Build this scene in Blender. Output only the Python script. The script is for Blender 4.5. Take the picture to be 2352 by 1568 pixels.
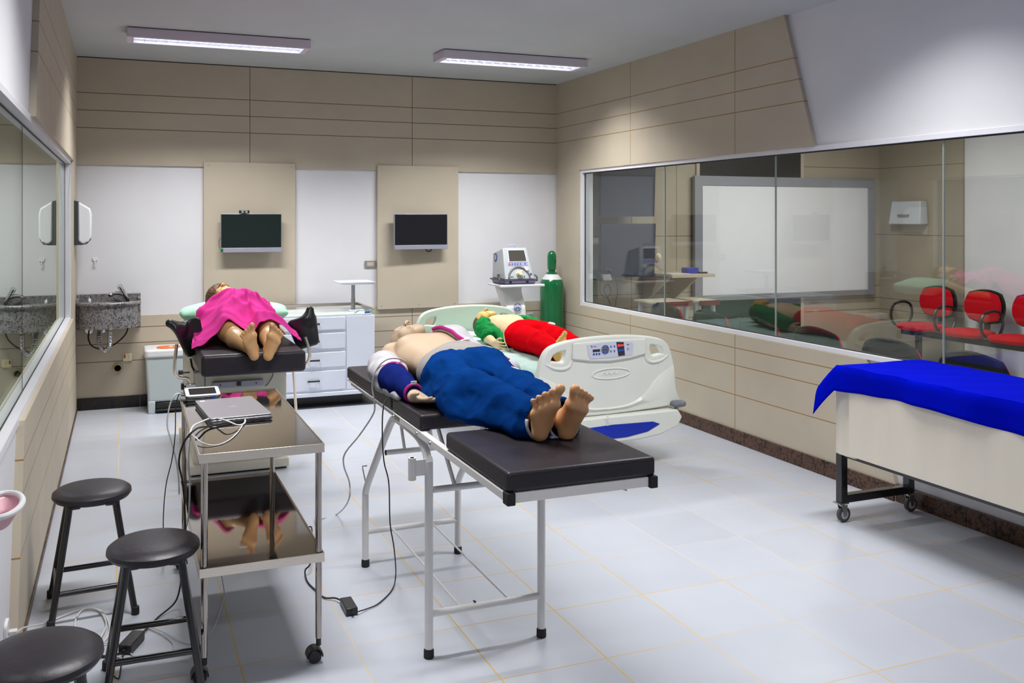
import bpy, bmesh, math, random
import numpy as np
from mathutils import Vector, Matrix

for o in list(bpy.data.objects):
    bpy.data.objects.remove(o)
random.seed(4)
SC = bpy.context.scene
COL = SC.collection
PI = math.pi
R = math.radians

# ------------------------------------------------------------------ camera
YAW = 0.3613
cam_d = bpy.data.cameras.new('camera')
cam_d.sensor_width = 36.0
cam_d.lens = 36.0 * 2026 / 2352
cam_d.shift_x = (1176 - 1047) / 2352
cam_d.shift_y = -(784 - 498.7) / 2352
cam_d.clip_start = 0.02
cam = bpy.data.objects.new('camera', cam_d)
COL.objects.link(cam)
cam.location = (0, 0, 1.6)
cam.rotation_euler = (PI / 2, 0, -YAW)
SC.camera = cam

# ------------------------------------------------------------------ world, lights, exposure
SC.view_settings.view_transform = 'Standard'
SC.view_settings.look = 'None'
SC.view_settings.gamma = 1
SC.view_settings.use_curve_mapping = False
SC.view_settings.exposure = 0.0
SC.cycles.use_denoising = True
SC.cycles.max_bounces = 10
SC.cycles.diffuse_bounces = 5
SC.cycles.glossy_bounces = 5
SC.cycles.transparent_max_bounces = 16
SC.cycles.sample_clamp_indirect = 6
SC.cycles.caustics_reflective = False
SC.cycles.caustics_refractive = False
world = bpy.data.worlds.new('world')
SC.world = world
world.use_nodes = True
world.node_tree.nodes['Background'].inputs[0].default_value = (0.6, 0.65, 0.75, 1)
world.node_tree.nodes['Background'].inputs[1].default_value = 0.15

def area(name, loc, sx, sy, power, color=(1, 1, 1), spread=122):
    l = bpy.data.lights.new(name, 'AREA')
    l.shape = 'RECTANGLE'
    l.size, l.size_y = sx, sy
    l.energy = power
    l.color = color
    l.spread = R(spread)
    o = bpy.data.objects.new(name, l)
    COL.objects.link(o)
    o.location = loc
    return o

XR, YB, XL, ZC = 4.074, 7.929, -0.354, 2.932      # room: faces of the beige cladding, ceiling
LIGHT_COL = (1.0, 0.995, 0.985)
LAMPS = [(0.675, 6.685), (3.015, 6.67), (0.675, 3.35), (3.015, 3.35), (0.675, 0.1), (3.015, 0.1)]
for i, (lx, ly) in enumerate(LAMPS):
    area('lamp_light', (lx, ly, 2.868), 1.14, 0.17, (42, 42, 37, 31, 22, 9)[i], LIGHT_COL, 126)
for (lx, ly) in [(6.2, 6.2), (6.2, 2.4)]:
    area('lamp_light', (lx, ly, 2.87), 1.2, 0.3, 54, (1.0, 0.97, 0.92), 170)
area('lamp_light', (-2.3, 5.0, 2.87), 1.2, 0.3, 6, (1, 1, 1), 170)

# ------------------------------------------------------------------ materials
def s2l(c):
    return tuple(((v / 255) / 12.92 if v / 255 <= 0.04045 else ((v / 255 + 0.055) / 1.055) ** 2.4) for v in c[:3])

class NT:
    def __init__(self, name):
        self.m = bpy.data.materials.new(name)
        self.m.use_nodes = True
        self.t = self.m.node_tree
        self.b = self.t.nodes['Principled BSDF']
    def n(self, typ, **kw):
        nd = self.t.nodes.new(typ)
        for k, v in kw.items():
            setattr(nd, k, v)
        return nd
    def l(self, a, b):
        self.t.links.new(a, b)
    def math(self, op, a, b=None, c=None, clamp=False):
        nd = self.n('ShaderNodeMath', operation=op)
        nd.use_clamp = clamp
        for i, v in enumerate((a, b, c)):
            if v is None:
                continue
            if isinstance(v, (int, float)):
                nd.inputs[i].default_value = v
            else:
                self.l(v, nd.inputs[i])
        return nd.outputs[0]
    def mix(self, f, a, b):
        nd = self.n('ShaderNodeMix', data_type='RGBA')
        for i, v in ((0, f), (6, a), (7, b)):
            if isinstance(v, (int, float)):
                nd.inputs[i].default_value = v
            elif isinstance(v, tuple):
                nd.inputs[i].default_value = (*v[:3], 1)
            else:
                self.l(v, nd.inputs[i])
        return nd.outputs[2]
    def coords(self):
        g = self.n('ShaderNodeNewGeometry')
        s = self.n('ShaderNodeSeparateXYZ')
        self.l(g.outputs['Position'], s.inputs[0])
        return g.outputs['Position'], s.outputs
    def noise(self, scale, detail=3, vec=None, stretch=None):
        nd = self.n('ShaderNodeTexNoise')
        nd.inputs['Scale'].default_value = scale
        nd.inputs['Detail'].default_value = detail
        if vec is None:
            tc = self.n('ShaderNodeTexCoord')
            vec = tc.outputs['Object']
        if stretch:
            mp = self.n('ShaderNodeMapping')
            mp.inputs['Scale'].default_value = stretch
            self.l(vec, mp.inputs[0])
            vec = mp.outputs[0]
        self.l(vec, nd.inputs['Vector'])
        return nd.outputs[0]
    def ramp(self, fac, stops):
        nd = self.n('ShaderNodeValToRGB')
        while len(nd.color_ramp.elements) < len(stops):
            nd.color_ramp.elements.new(0.5)
        for e, (p, c) in zip(nd.color_ramp.elements, stops):
            e.position = p
            e.color = (*c[:3], 1)
        self.l(fac, nd.inputs[0])
        return nd.outputs[0]
    def bump(self, h, strength=0.2, dist=0.01):
        nd = self.n('ShaderNodeBump')
        nd.inputs['Strength'].default_value = strength
        nd.inputs['Distance'].default_value = dist
        self.l(h, nd.inputs['Height'])
        self.l(nd.outputs[0], self.b.inputs['Normal'])

def mat(name, rgb, rough=0.5, metal=0.0, var=0.06, scale=6, bump=0.0, bscale=80, coat=0.0, sss=0.0, emit=0.0, stretch=None, spec=0.5, lin=False):
    """plain procedural material: base colour with a slight noise variation, optional fine bump"""
    t = NT(name)
    c = rgb if lin else s2l(rgb)
    if var > 0:
        f = t.noise(scale, 3, stretch=stretch)
        lo = tuple(v * (1 - var) for v in c)
        hi = tuple(min(1, v * (1 + var)) for v in c)
        t.l(t.ramp(f, [(0.3, lo), (0.7, hi)]), t.b.inputs['Base Color'])
    else:
        t.b.inputs['Base Color'].default_value = (*c, 1)
    t.b.inputs['Roughness'].default_value = rough
    t.b.inputs['Metallic'].default_value = metal
    t.b.inputs['Specular IOR Level'].default_value = spec
    if coat:
        t.b.inputs['Coat Weight'].default_value = coat
        t.b.inputs['Coat Roughness'].default_value = 0.15
    if sss:
        t.b.inputs['Subsurface Weight'].default_value = sss
        t.b.inputs['Subsurface Radius'].default_value = (0.02, 0.012, 0.006)
        t.b.inputs['Subsurface Scale'].default_value = 0.4
    if emit:
        t.b.inputs['Emission Color'].default_value = (*c, 1)
        t.b.inputs['Emission Strength'].default_value = emit
    if bump:
        t.bump(t.noise(bscale, 4), bump, 0.004)
    return t.m

def lines_mat(name, rgb, line_rgb, axes, rough=0.55, var=0.05, width=0.0022, vstretch=(3, 3, 3)):
    """laminate panel with thin grooves; axes = [(axis index, coordinate, (axis, lo, hi) or None), ...]"""
    t = NT(name)
    pos, xyz = t.coords()
    c = s2l(rgb)
    n1 = t.noise(1.0, 4, vec=pos, stretch=vstretch)
    base = t.ramp(n1, [(0.25, tuple(v * (1 - var) for v in c)), (0.75, tuple(v * (1 + var) for v in c))])
    acc = None
    for (ax, v, lim) in axes:
        d = t.math('ABSOLUTE', t.math('SUBTRACT', xyz[ax], v))
        m = t.math('LESS_THAN', d, width)
        if lim:
            a2, lo, hi = lim
            m = t.math('MULTIPLY', m, t.math('GREATER_THAN', xyz[a2], lo))
            m = t.math('MULTIPLY', m, t.math('LESS_THAN', xyz[a2], hi))
        acc = m if acc is None else t.math('MAXIMUM', acc, m)
    t.l(t.mix(acc, base, s2l(line_rgb)), t.b.inputs['Base Color'])
    t.b.inputs['Roughness'].default_value = rough
    inv = t.math('SUBTRACT', 1.0, acc)
    t.bump(inv, 0.5, 0.002)
    return t.m

def granite(name, stops, scale=120, rough=0.3, bands=None):
    t = NT(name)
    pos, xyz = t.coords()
    a = t.noise(scale, 5, vec=pos)
    b = t.noise(scale * 0.3, 4, vec=pos)
    f = t.math('ADD', t.math('MULTIPLY', a, 0.65), t.math('MULTIPLY', b, 0.35))
    col = t.ramp(f, stops)
    t.l(col, t.b.inputs['Base Color'])
    t.b.inputs['Roughness'].default_value = rough
    t.b.inputs['Specular IOR Level'].default_value = 0.4
    return t.m

def glass_mat(name, tint, f0=0.085, rough=0.0, refl=(1, 1, 1)):
    """flat pane: mixes see-through and mirror by the angle of the surface to the ray (Schlick)"""
    t = NT(name)
    t.t.nodes.remove(t.b)
    g = t.n('ShaderNodeNewGeometry')
    dp = t.n('ShaderNodeVectorMath', operation='DOT_PRODUCT')
    t.l(g.outputs['Incoming'], dp.inputs[0])
    t.l(g.outputs['Normal'], dp.inputs[1])
    c = t.math('ABSOLUTE', dp.outputs['Value'])
    p5 = t.math('POWER', t.math('SUBTRACT', 1.0, c), 5.0)
    f = t.math('ADD', f0, t.math('MULTIPLY', p5, 1 - f0), clamp=True)
    tr = t.n('ShaderNodeBsdfTransparent')
    tr.inputs[0].default_value = (*tint, 1)
    gl = t.n('ShaderNodeBsdfGlossy')
    gl.inputs['Roughness'].default_value = rough
    gl.inputs['Color'].default_value = (*refl, 1)
    mx = t.n('ShaderNodeMixShader')
    t.l(f, mx.inputs[0])
    t.l(tr.outputs[0], mx.inputs[1])
    t.l(gl.outputs[0], mx.inputs[2])
    out = t.t.nodes['Material Output']
    t.l(mx.outputs[0], out.inputs[0])
    return t.m

def floor_mat():
    t = NT('floor_tiles')
    pos, xyz = t.coords()
    S = 0.4172
    def grid(ax, off):
        v = t.math('DIVIDE', t.math('SUBTRACT', xyz[ax], off), S)
        fr = t.math('FRACT', t.math('ADD', v, 100.0))
        d = t.math('MINIMUM', fr, t.math('SUBTRACT', 1.0, fr))
        return t.math('MULTIPLY', d, S), t.math('FLOOR', t.math('ADD', v, 100.0))
    dx, ix = grid(0, 1.6446)
    dy, iy = grid(1, 2.8026)
    # stretches of grout are stained yellow, others nearly the tile's own colour
    st = t.noise(0.9, 3, vec=pos)
    stain = t.ramp(st, [(0.36, (0.25, 0.25, 0.25)), (0.52, (1, 1, 1))])
    wx = t.math('LESS_THAN', dx, 0.0030)
    wy = t.math('LESS_THAN', dy, 0.0024)
    g = t.math('MAXIMUM', wx, wy)
    tn = t.n('ShaderNodeTexWhiteNoise', noise_dimensions='2D')
    cmb = t.n('ShaderNodeCombineXYZ')
    t.l(ix, cmb.inputs[0]); t.l(iy, cmb.inputs[1])
    t.l(cmb.outputs[0], tn.inputs['Vector'])
    tile_v = t.math('ADD', 0.965, t.math('MULTIPLY', tn.outputs['Value'], 0.05))
    dirt = t.noise(2.2, 5, vec=pos)
    c = s2l((188, 192, 202))
    base = t.ramp(dirt, [(0.3, tuple(v * 0.93 for v in c)), (0.7, c)])
    hv = t.n('ShaderNodeHueSaturation')
    t.l(base, hv.inputs['Color']); t.l(tile_v, hv.inputs['Value'])
    grout = t.mix(stain, s2l((196, 196, 200)), s2l((206, 174, 112)))
    t.l(t.mix(g, hv.outputs[0], grout), t.b.inputs['Base Color'])
    rn = t.noise(14, 4, vec=pos)
    rr = t.math('ADD', 0.26, t.math('MULTIPLY', rn, 0.16))
    t.l(t.math('ADD', rr, t.math('MULTIPLY', g, 0.3)), t.b.inputs['Roughness'])
    t.b.inputs['Specular IOR Level'].default_value = 0.35
    t.bump(t.math('SUBTRACT', 1.0, g), 0.3, 0.001)
    return t.m

M = {}
M['floor'] = floor_mat()
M['ceiling'] = mat('ceiling_paint', (188, 191, 194), 0.8, var=0.03, scale=2)
M['white_wall'] = mat('white_paint', (222, 222, 226), 0.7, var=0.02, scale=3)
BEIGE = (190, 179, 160)
GRV = (150, 112, 62)
Zg = [2.634, 2.490, 2.343]
Zl = [0.672, 0.540, 0.393]
M['back_top'] = lines_mat('beige_laminate_top', BEIGE, (110, 84, 50), [(2, z, None) for z in Zg] + [(0, 1.052, None), (0, 2.557, None)], width=0.003)
M['back_low'] = lines_mat('beige_laminate_low', BEIGE, (110, 84, 56), [(2, z, None) for z in Zl] + [(0, 2.557, None), (0, 1.052, None)], width=0.003)
M['side_top'] = lines_mat('beige_laminate_side_top', BEIGE, GRV, [(2, z, None) for z in Zg] + [(1, 6.546, None), (1, 5.166, None)], width=0.003)
M['side_low'] = lines_mat('beige_laminate_side_low', BEIGE, GRV, [(2, z, None) for z in (0.672, 0.549, 0.339)] + [(1, 6.546, None), (1, 5.166, None)], width=0.003)
M['beige'] = mat('beige_laminate_plain', BEIGE, 0.55, var=0.04, scale=2)
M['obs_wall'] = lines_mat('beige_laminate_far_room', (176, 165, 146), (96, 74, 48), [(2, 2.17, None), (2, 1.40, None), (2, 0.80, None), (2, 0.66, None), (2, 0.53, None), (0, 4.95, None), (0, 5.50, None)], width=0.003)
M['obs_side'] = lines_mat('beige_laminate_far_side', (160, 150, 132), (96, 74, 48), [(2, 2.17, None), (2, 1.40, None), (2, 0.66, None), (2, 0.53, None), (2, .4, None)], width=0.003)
M['frame'] = mat('white_aluminium', (226, 226, 232), 0.35, var=0.02)
M['gasket'] = mat('dark_gasket', (40, 40, 42), 0.6, var=0)
M['glass'] = glass_mat('window_glass', (0.93, 0.96, 0.94), 0.045)
M['glass_left'] = glass_mat('window_glass_left', (0.88, 0.93, 0.88), 0.2, refl=(0.95, 1.0, 0.95))
M['brown_granite'] = granite('brown_granite', [(0.38, s2l((24, 17, 15))), (0.46, s2l((64, 42, 32))), (0.54, s2l((98, 70, 54))), (0.64, s2l((50, 34, 28)))], 50, 0.35)
M['dark_granite'] = granite('dark_granite', [(0.36, s2l((10, 8, 8))), (0.5, s2l((28, 22, 21))), (0.62, s2l((44, 35, 33)))], 90, 0.3)
M['grey_granite'] = granite('grey_granite', [(0.34, s2l((36, 35, 37))), (0.46, s2l((96, 94, 96))), (0.56, s2l((150, 147, 147))), (0.66, s2l((92, 86, 86)))], 95, 0.35)
M['dark'] = mat('dark_opening', (20, 20, 22), 0.6, var=0.05)
M['black_vinyl'] = mat('black_vinyl', (44, 40, 46), 0.38, var=0.10, scale=9, bump=0.15, bscale=60, spec=0.35)
M['shell_black'] = mat('matt_black_shell', (17, 17, 18), 0.6, var=0.05, spec=0.3)
M['black_plastic'] = mat('black_plastic', (30, 30, 33), 0.35, var=0.05)
M['black_paint'] = mat('black_enamel', (26, 24, 27), 0.22, var=0.04, coat=0.4)
M['rubber'] = mat('black_rubber', (28, 28, 28), 0.7, var=0.05)
M['white_paint'] = mat('white_enamel', (226, 224, 222), 0.3, var=0.02)
M['white_plastic'] = mat('white_plastic', (226, 226, 228), 0.35, var=0.02)
M['bed_plastic'] = mat('cream_plastic', (226, 228, 220), 0.32, var=0.015, spec=0.5)
M['bed_shade'] = mat('pale_green_plastic', (196, 208, 192), 0.35, var=0.015)
M['steel'] = mat('polished_steel', (176, 168, 160), 0.045, 1.0, var=0.03, scale=3)
M['steel_edge'] = mat('brushed_steel', (232, 222, 208), 0.3, 1.0, var=0.05, scale=30, stretch=(1, 20, 20))
M['chrome'] = mat('chrome', (215, 215, 218), 0.12, 1.0, var=0.0)
M['metal_grey'] = mat('zinc_metal', (170, 168, 165), 0.35, 1.0, var=0.08, scale=20)
M['grey_plastic'] = mat('grey_plastic', (112, 114, 122), 0.4, var=0.04)
M['light_grey'] = mat('light_grey_plastic', (188, 194, 198), 0.45, var=0.02)

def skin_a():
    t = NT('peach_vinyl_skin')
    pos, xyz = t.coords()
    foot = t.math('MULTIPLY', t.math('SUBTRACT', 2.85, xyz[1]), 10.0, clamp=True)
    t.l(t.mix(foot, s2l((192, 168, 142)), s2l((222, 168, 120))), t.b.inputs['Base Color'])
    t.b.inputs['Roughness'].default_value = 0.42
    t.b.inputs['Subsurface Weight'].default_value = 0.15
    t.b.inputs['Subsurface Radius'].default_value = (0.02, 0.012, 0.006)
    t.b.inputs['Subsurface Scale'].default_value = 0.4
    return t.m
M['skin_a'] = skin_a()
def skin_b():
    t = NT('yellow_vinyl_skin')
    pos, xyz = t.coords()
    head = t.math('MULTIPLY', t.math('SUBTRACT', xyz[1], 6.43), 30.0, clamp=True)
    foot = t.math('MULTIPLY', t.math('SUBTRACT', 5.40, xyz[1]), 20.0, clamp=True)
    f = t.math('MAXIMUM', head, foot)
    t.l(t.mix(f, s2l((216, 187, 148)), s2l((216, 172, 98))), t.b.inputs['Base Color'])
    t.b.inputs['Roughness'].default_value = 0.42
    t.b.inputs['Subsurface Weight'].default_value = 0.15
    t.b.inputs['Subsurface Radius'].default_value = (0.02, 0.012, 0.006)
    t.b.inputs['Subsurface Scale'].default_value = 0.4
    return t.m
M['skin_b'] = skin_b()
M['skin_c'] = mat('tan_vinyl_skin', (214, 166, 116), 0.36, var=0.05, scale=5, sss=0.15)
M['blue_cloth'] = mat('navy_blue_cloth', (4, 48, 108), 1.0, var=0.12, scale=12, bump=0.25, bscale=260, spec=0.03)
M['navy_cloth'] = mat('dark_navy_cloth', (18, 30, 92), 1.0, var=0.12, scale=12, bump=0.2, bscale=260, spec=0.03)
M['grey_cloth'] = mat('light_grey_cloth', (180, 177, 182), 0.92, var=0.05, scale=12, bump=0.2, bscale=260, spec=0.1)
M['tan_cloth'] = mat('grey_beige_cloth', (146, 141, 138), 0.92, var=0.08, scale=12, bump=0.2, bscale=260, spec=0.1)
M['magenta'] = mat('magenta_trim', (158, 18, 112), 0.8, var=0.08, scale=30)
M['red_cloth'] = mat('red_cloth', (210, 0, 16), 1.0, var=0.08, scale=14, bump=0.15, bscale=240, spec=0.04)
M['green_cloth'] = mat('green_cloth', (0, 122, 54), 0.8, var=0.12, scale=12, bump=0.1, bscale=240, spec=0.15)
M['pink_cloth'] = mat('pink_cloth', (230, 66, 158), 1.0, var=0.04, scale=10, bump=0.08, bscale=260, spec=0.05)
M['blue_sheet'] = mat('royal_blue_cloth', (0, 12, 178), 1.0, var=0.04, scale=8, bump=0.08, bscale=260, spec=0.03)
M['mint_sheet'] = mat('mint_sheet', (178, 206, 198), 0.85, var=0.03, scale=8, bump=0.1, bscale=60, spec=0.15)
M['mint_pillow'] = mat('mint_pillow', (166, 214, 186), 0.75, var=0.05, scale=8, spec=0.2)
M['green_paint'] = mat('green_enamel', (0, 104, 56), 0.2, var=0.06, scale=5, coat=0.5)
M['screen'] = mat('dark_screen', (30, 30, 34), 0.12, var=0.0)
M['screen_green'] = mat('dark_green_screen', (28, 38, 36), 0.12, var=0.0)
M['silver'] = mat('silver_plastic', (164, 166, 180), 0.35, 0.3, var=0.02)
M['laptop'] = mat('laptop_aluminium', (172, 172, 180), 0.32, 0.75, var=0.03, scale=60, stretch=(1, 30, 1))
M['cab_white'] = mat('white_lacquer', (216, 220, 234), 0.35, var=0.015)
M['cream_paint'] = mat('cream_enamel', (212, 208, 192), 0.45, var=0.03, scale=3)
M['orange'] = mat('orange_plastic', (238, 112, 36), 0.4, var=0.04)
M['bin_grey'] = mat('bin_grey_plastic', (186, 196, 198), 0.45, var=0.02)
M['blue_trim'] = mat('blue_plastic', (0, 40, 172), 0.35, var=0.03)
M['brown_hair'] = mat('brown_hair', (84, 54, 26), 0.6, var=0.25, scale=90)
M['purple'] = mat('lilac_plastic', (176, 172, 214), 0.4, var=0.03)
M['purple_dark'] = mat('violet_plastic', (132, 118, 166), 0.4, var=0.03)
M['logo_blue'] = mat('logo_blue', (70, 74, 150), 0.5, var=0)
M['btn_blue'] = mat('button_blue', (40, 86, 178), 0.4, var=0)
M['panel_white'] = mat('panel_white', (206, 208, 224), 0.35, var=0)
M['panel_dark'] = mat('panel_dark', (50, 48, 62), 0.35, var=0)
M['red_led'] = mat('red_light', (255, 60, 48), 0.4, var=0, emit=0.6)
M['red_mark'] = mat('red_marking', (206, 46, 60), 0.4, var=0)
M['cream_socket'] = mat('cream_plastic_socket', (228, 216, 180), 0.45, var=0.03)
M['dark_red'] = mat('dark_red_band', (110, 16, 26), 0.4, var=0.03)
M['red_seat'] = mat('red_upholstery', (196, 6, 26), 0.85, var=0.10, scale=30, spec=0.15)
M['board_white'] = mat('whiteboard', (232, 232, 236), 0.3, var=0.01)
M['board_frame'] = mat('board_frame', (150, 152, 160), 0.4, 0.3, var=0.02)
M['tv_grey'] = mat('tv_grey', (58, 62, 78), 0.35, var=0.03)
M['clear'] = glass_mat('acrylic', (0.93, 0.97, 0.94), 0.06)
M['pink_plastic'] = mat('pink_plastic', (226, 176, 186), 0.4, var=0.03)
M['cable_white'] = mat('cable_white', (212, 210, 208), 0.5, var=0)
M['cable_grey'] = mat('cable_grey', (190, 190, 192), 0.5, var=0)
M['tube'] = mat('fluorescent_tube', (236, 240, 255), 0.5, var=0, emit=9.0)
M['reflector'] = mat('louver_aluminium', (220, 222, 232), 0.25, 0.6, var=0)
M['fixture'] = mat('fixture_white', (214, 206, 218), 0.5, var=0.01)
# ------------------------------------------------------------------ mesh builder
def wloc(o):
    v = Vector((0, 0, 0))
    while o is not None:
        v += o.location
        o = o.parent
    return v

class MB:
    def __init__(self, M4=None):
        self.v = []; self.f = []; self.M = M4 or Matrix.Identity(4)
    def add(self, vs, fs):
        n = len(self.v)
        Mx = self.M
        self.v += [tuple(Mx @ Vector(p)) for p in vs]
        self.f += [tuple(i + n for i in f) for f in fs]
        return self
    def box(self, x0, x1, y0, y1, z0, z1):
        x0, x1 = min(x0, x1), max(x0, x1); y0, y1 = min(y0, y1), max(y0, y1); z0, z1 = min(z0, z1), max(z0, z1)
        vs = [(x0, y0, z0), (x1, y0, z0), (x1, y1, z0), (x0, y1, z0), (x0, y0, z1), (x1, y0, z1), (x1, y1, z1), (x0, y1, z1)]
        return self.add(vs, [(0, 3, 2, 1), (4, 5, 6, 7), (0, 1, 5, 4), (1, 2, 6, 5), (2, 3, 7, 6), (3, 0, 4, 7)])
    def hexa(self, b, t):
        """b, t: four bottom and four top corners, counter-clockwise from above"""
        return self.add(list(b) + list(t), [(0, 3, 2, 1), (4, 5, 6, 7), (0, 1, 5, 4), (1, 2, 6, 5), (2, 3, 7, 6), (3, 0, 4, 7)])
    def prism(self, poly, axis, a, b):
        """poly: 2D points in the plane across `axis`; (u,v) = (y,z) for x, (x,z) for y, (x,y) for z"""
        def p3(u, v, w):
            return {'x': (w, u, v), 'y': (u, w, v), 'z': (u, v, w)}[axis]
        n = len(poly)
        vs = [p3(u, v, a) for u, v in poly] + [p3(u, v, b) for u, v in poly]
        fs = [tuple(range(n)), tuple(range(2 * n - 1, n - 1, -1))] + [(i, i + n, (i + 1) % n + n, (i + 1) % n) for i in range(n)]
        return self.add(vs, fs)
    def ring_prism(self, outer, inner, axis, a, b):
        """frame between two outlines with the same number of points"""
        def p3(u, v, w):
            return {'x': (w, u, v), 'y': (u, w, v), 'z': (u, v, w)}[axis]
        n = len(outer)
        vs = [p3(u, v, a) for u, v in outer] + [p3(u, v, b) for u, v in outer] + [p3(u, v, a) for u, v in inner] + [p3(u, v, b) for u, v in inner]
        fs = []
        for i in range(n):
            j = (i + 1) % n
            fs += [(i, i + n, j + n, j), (i + 2 * n, j + 2 * n, j + 3 * n, i + 3 * n), (i, j, j + 2 * n, i + 2 * n), (i + n, i + 3 * n, j + 3 * n, j + n)]
        return self.add(vs, fs)
    def tube(self, pts, r, seg=10, closed=False, cap=True, smooth=0):
        pts = [Vector(p) for p in pts]
        if smooth:
            pts = catmull(pts, smooth, closed)
        n = len(pts)
        rs = r if isinstance(r, (list, tuple)) else [r] * n
        if len(rs) != n:
            rs = [rs[int(i * (len(rs) - 1) / (n - 1))] for i in range(n)]
        vs = []
        ref = None
        for i, p in enumerate(pts):
            a = pts[(i - 1) % n] if (i > 0 or closed) else p
            b = pts[(i + 1) % n] if (i < n - 1 or closed) else p
            t = (b - a)
            if t.length < 1e-9: t = Vector((0, 0, 1))
            t.normalize()
            if ref is None:
                ref = Vector((0, 0, 1)) if abs(t.z) < 0.9 else Vector((1, 0, 0))
            u = (ref - t * ref.dot(t))
            if u.length < 1e-6: u = t.orthogonal()
            u.normalize(); ref = u
            w = t.cross(u)
            for k in range(seg):
                an = 2 * PI * k / seg
                vs.append(p + (u * math.cos(an) + w * math.sin(an)) * rs[i])
        fs = []
        m = n if closed else n - 1
        for i in range(m):
            for k in range(seg):
                a = i * seg + k; b = i * seg + (k + 1) % seg
                c = ((i + 1) % n) * seg + (k + 1) % seg; d = ((i + 1) % n) * seg + k
                fs.append((a, b, c, d))
        if cap and not closed:
            fs.append(tuple(range(seg - 1, -1, -1)))
            fs.append(tuple((n - 1) * seg + k for k in range(seg)))
        return self.add(vs, fs)
    def bar(self, a, b, w, h, up=(0, 0, 1)):
        """rectangular bar from a to b, w across, h along `up`"""
        a, b, up = Vector(a), Vector(b), Vector(up)
        t = (b - a).normalized()
        s = t.cross(up).normalized(); u = s.cross(t).normalized()
        c = []
        for p in (a, b):
            for (i, j) in ((-1, -1), (1, -1), (1, 1), (-1, 1)):
                c.append(p + s * (i * w / 2) + u * (j * h / 2))
        return self.add(c, [(0, 1, 2, 3), (7, 6, 5, 4), (0, 4, 5, 1), (1, 5, 6, 2), (2, 6, 7, 3), (3, 7, 4, 0)])
    def lathe(self, prof, cx=0, cy=0, seg=32, axis='z', c0=0):
        """prof: (radius, height) pairs; axis z by default"""
        vs = []
        for (r, h) in prof:
            for k in range(seg):
                an = 2 * PI * k / seg
                u, w = r * math.cos(an), r * math.sin(an)
                vs.append({'z': (cx + u, cy + w, h + c0), 'y': (cx + u, h + c0, cy + w), 'x': (h + c0, cx + u, cy + w)}[axis])
        n = len(prof); fs = []
        for i in range(n - 1):
            for k in range(seg):
                fs.append((i * seg + k, i * seg + (k + 1) % seg, (i + 1) * seg + (k + 1) % seg, (i + 1) * seg + k))
        if prof[0][0] > 1e-6: fs.append(tuple(range(seg - 1, -1, -1)))
        if prof[-1][0] > 1e-6: fs.append(tuple((n - 1) * seg + k for k in range(seg)))
        return self.add(vs, fs)
    def grid(self, fn, nu, nv, closed_u=False):
        vs = [fn(i / (nu if closed_u else nu - 1), j / (nv - 1)) for j in range(nv) for i in range(nu)]
        fs = []
        for j in range(nv - 1):
            for i in range(nu if closed_u else nu - 1):
                i2 = (i + 1) % nu
                fs.append((j * nu + i, j * nu + i2, (j + 1) * nu + i2, (j + 1) * nu + i))
        return self.add(vs, fs)
    def build(self, name, material, parent=None, smooth=True, bevel=0, seg=2, solid=0, sub=0, angle=35, fixn=True):
        off = wloc(parent) if parent else Vector((0, 0, 0))
        me = bpy.data.meshes.new(name)
        me.from_pydata([(p[0] - off.x, p[1] - off.y, p[2] - off.z) for p in self.v], [], self.f)
        me.update()
        if fixn:
            bm = bmesh.new(); bm.from_mesh(me)
            bmesh.ops.remove_doubles(bm, verts=bm.verts, dist=1e-6)
            bmesh.ops.recalc_face_normals(bm, faces=bm.faces)
            bm.to_mesh(me); bm.free()
        o = bpy.data.objects.new(name, me)
        COL.objects.link(o)
        if parent: o.parent = parent
        me.materials.append(M[material] if isinstance(material, str) else material)
        if smooth:
            me.polygons.foreach_set('use_smooth', [True] * len(me.polygons))
            me.set_sharp_from_angle(angle=R(angle))
        if solid:
            md = o.modifiers.new('solid', 'SOLIDIFY'); md.thickness = solid; md.offset = 0
        if sub:
            md = o.modifiers.new('sub', 'SUBSURF'); md.levels = sub; md.render_levels = sub
        if bevel:
            md = o.modifiers.new('bevel', 'BEVEL'); md.width = bevel; md.segments = seg; md.limit_method = 'ANGLE'; md.angle_limit = R(40)
        return o

def catmull(pts, n, closed=False):
    out = []
    N = len(pts)
    rng = N if closed else N - 1
    for i in range(rng):
        p0 = pts[(i - 1) % N] if (closed or i > 0) else pts[0] * 2 - pts[1]
        p1 = pts[i]; p2 = pts[(i + 1) % N]
        p3 = pts[(i + 2) % N] if (closed or i < N - 2) else pts[-1] * 2 - pts[-2]
        for k in range(n):
            t = k / n
            out.append(0.5 * ((2 * p1) + (-p0 + p2) * t + (2 * p0 - 5 * p1 + 4 * p2 - p3) * t * t + (-p0 + 3 * p1 - 3 * p2 + p3) * t ** 3))
    if not closed: out.append(pts[-1])
    return out

def rrect(cx, cy, w, h, r, n=5):
    out = []
    for (sx, sy, a0) in ((1, -1, -90), (1, 1, 0), (-1, 1, 90), (-1, -1, 180)):
        for k in range(n + 1):
            a = R(a0 + 90 * k / n)
            out.append((cx + sx * (w / 2 - r) + r * math.cos(a), cy + sy * (h / 2 - r) + r * math.sin(a)))
    return out

def tag(o, label=None, cat=None, group=None, kind=None):
    if label: o['label'] = label
    if cat: o['category'] = cat
    if group: o['group'] = group
    if kind: o['kind'] = kind
    return o

def thing(name, loc, label, cat, group=None):
    o = bpy.data.objects.new(name, None)
    COL.objects.link(o)
    o.location = loc
    o.empty_display_size = 0.1
    return tag(o, label, cat, group)

def copy_tree(o, parent=None):
    c = o.copy()
    COL.objects.link(c)
    c.parent = parent
    for ch in list(o.children):
        copy_tree(ch, c)
    return c

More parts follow.
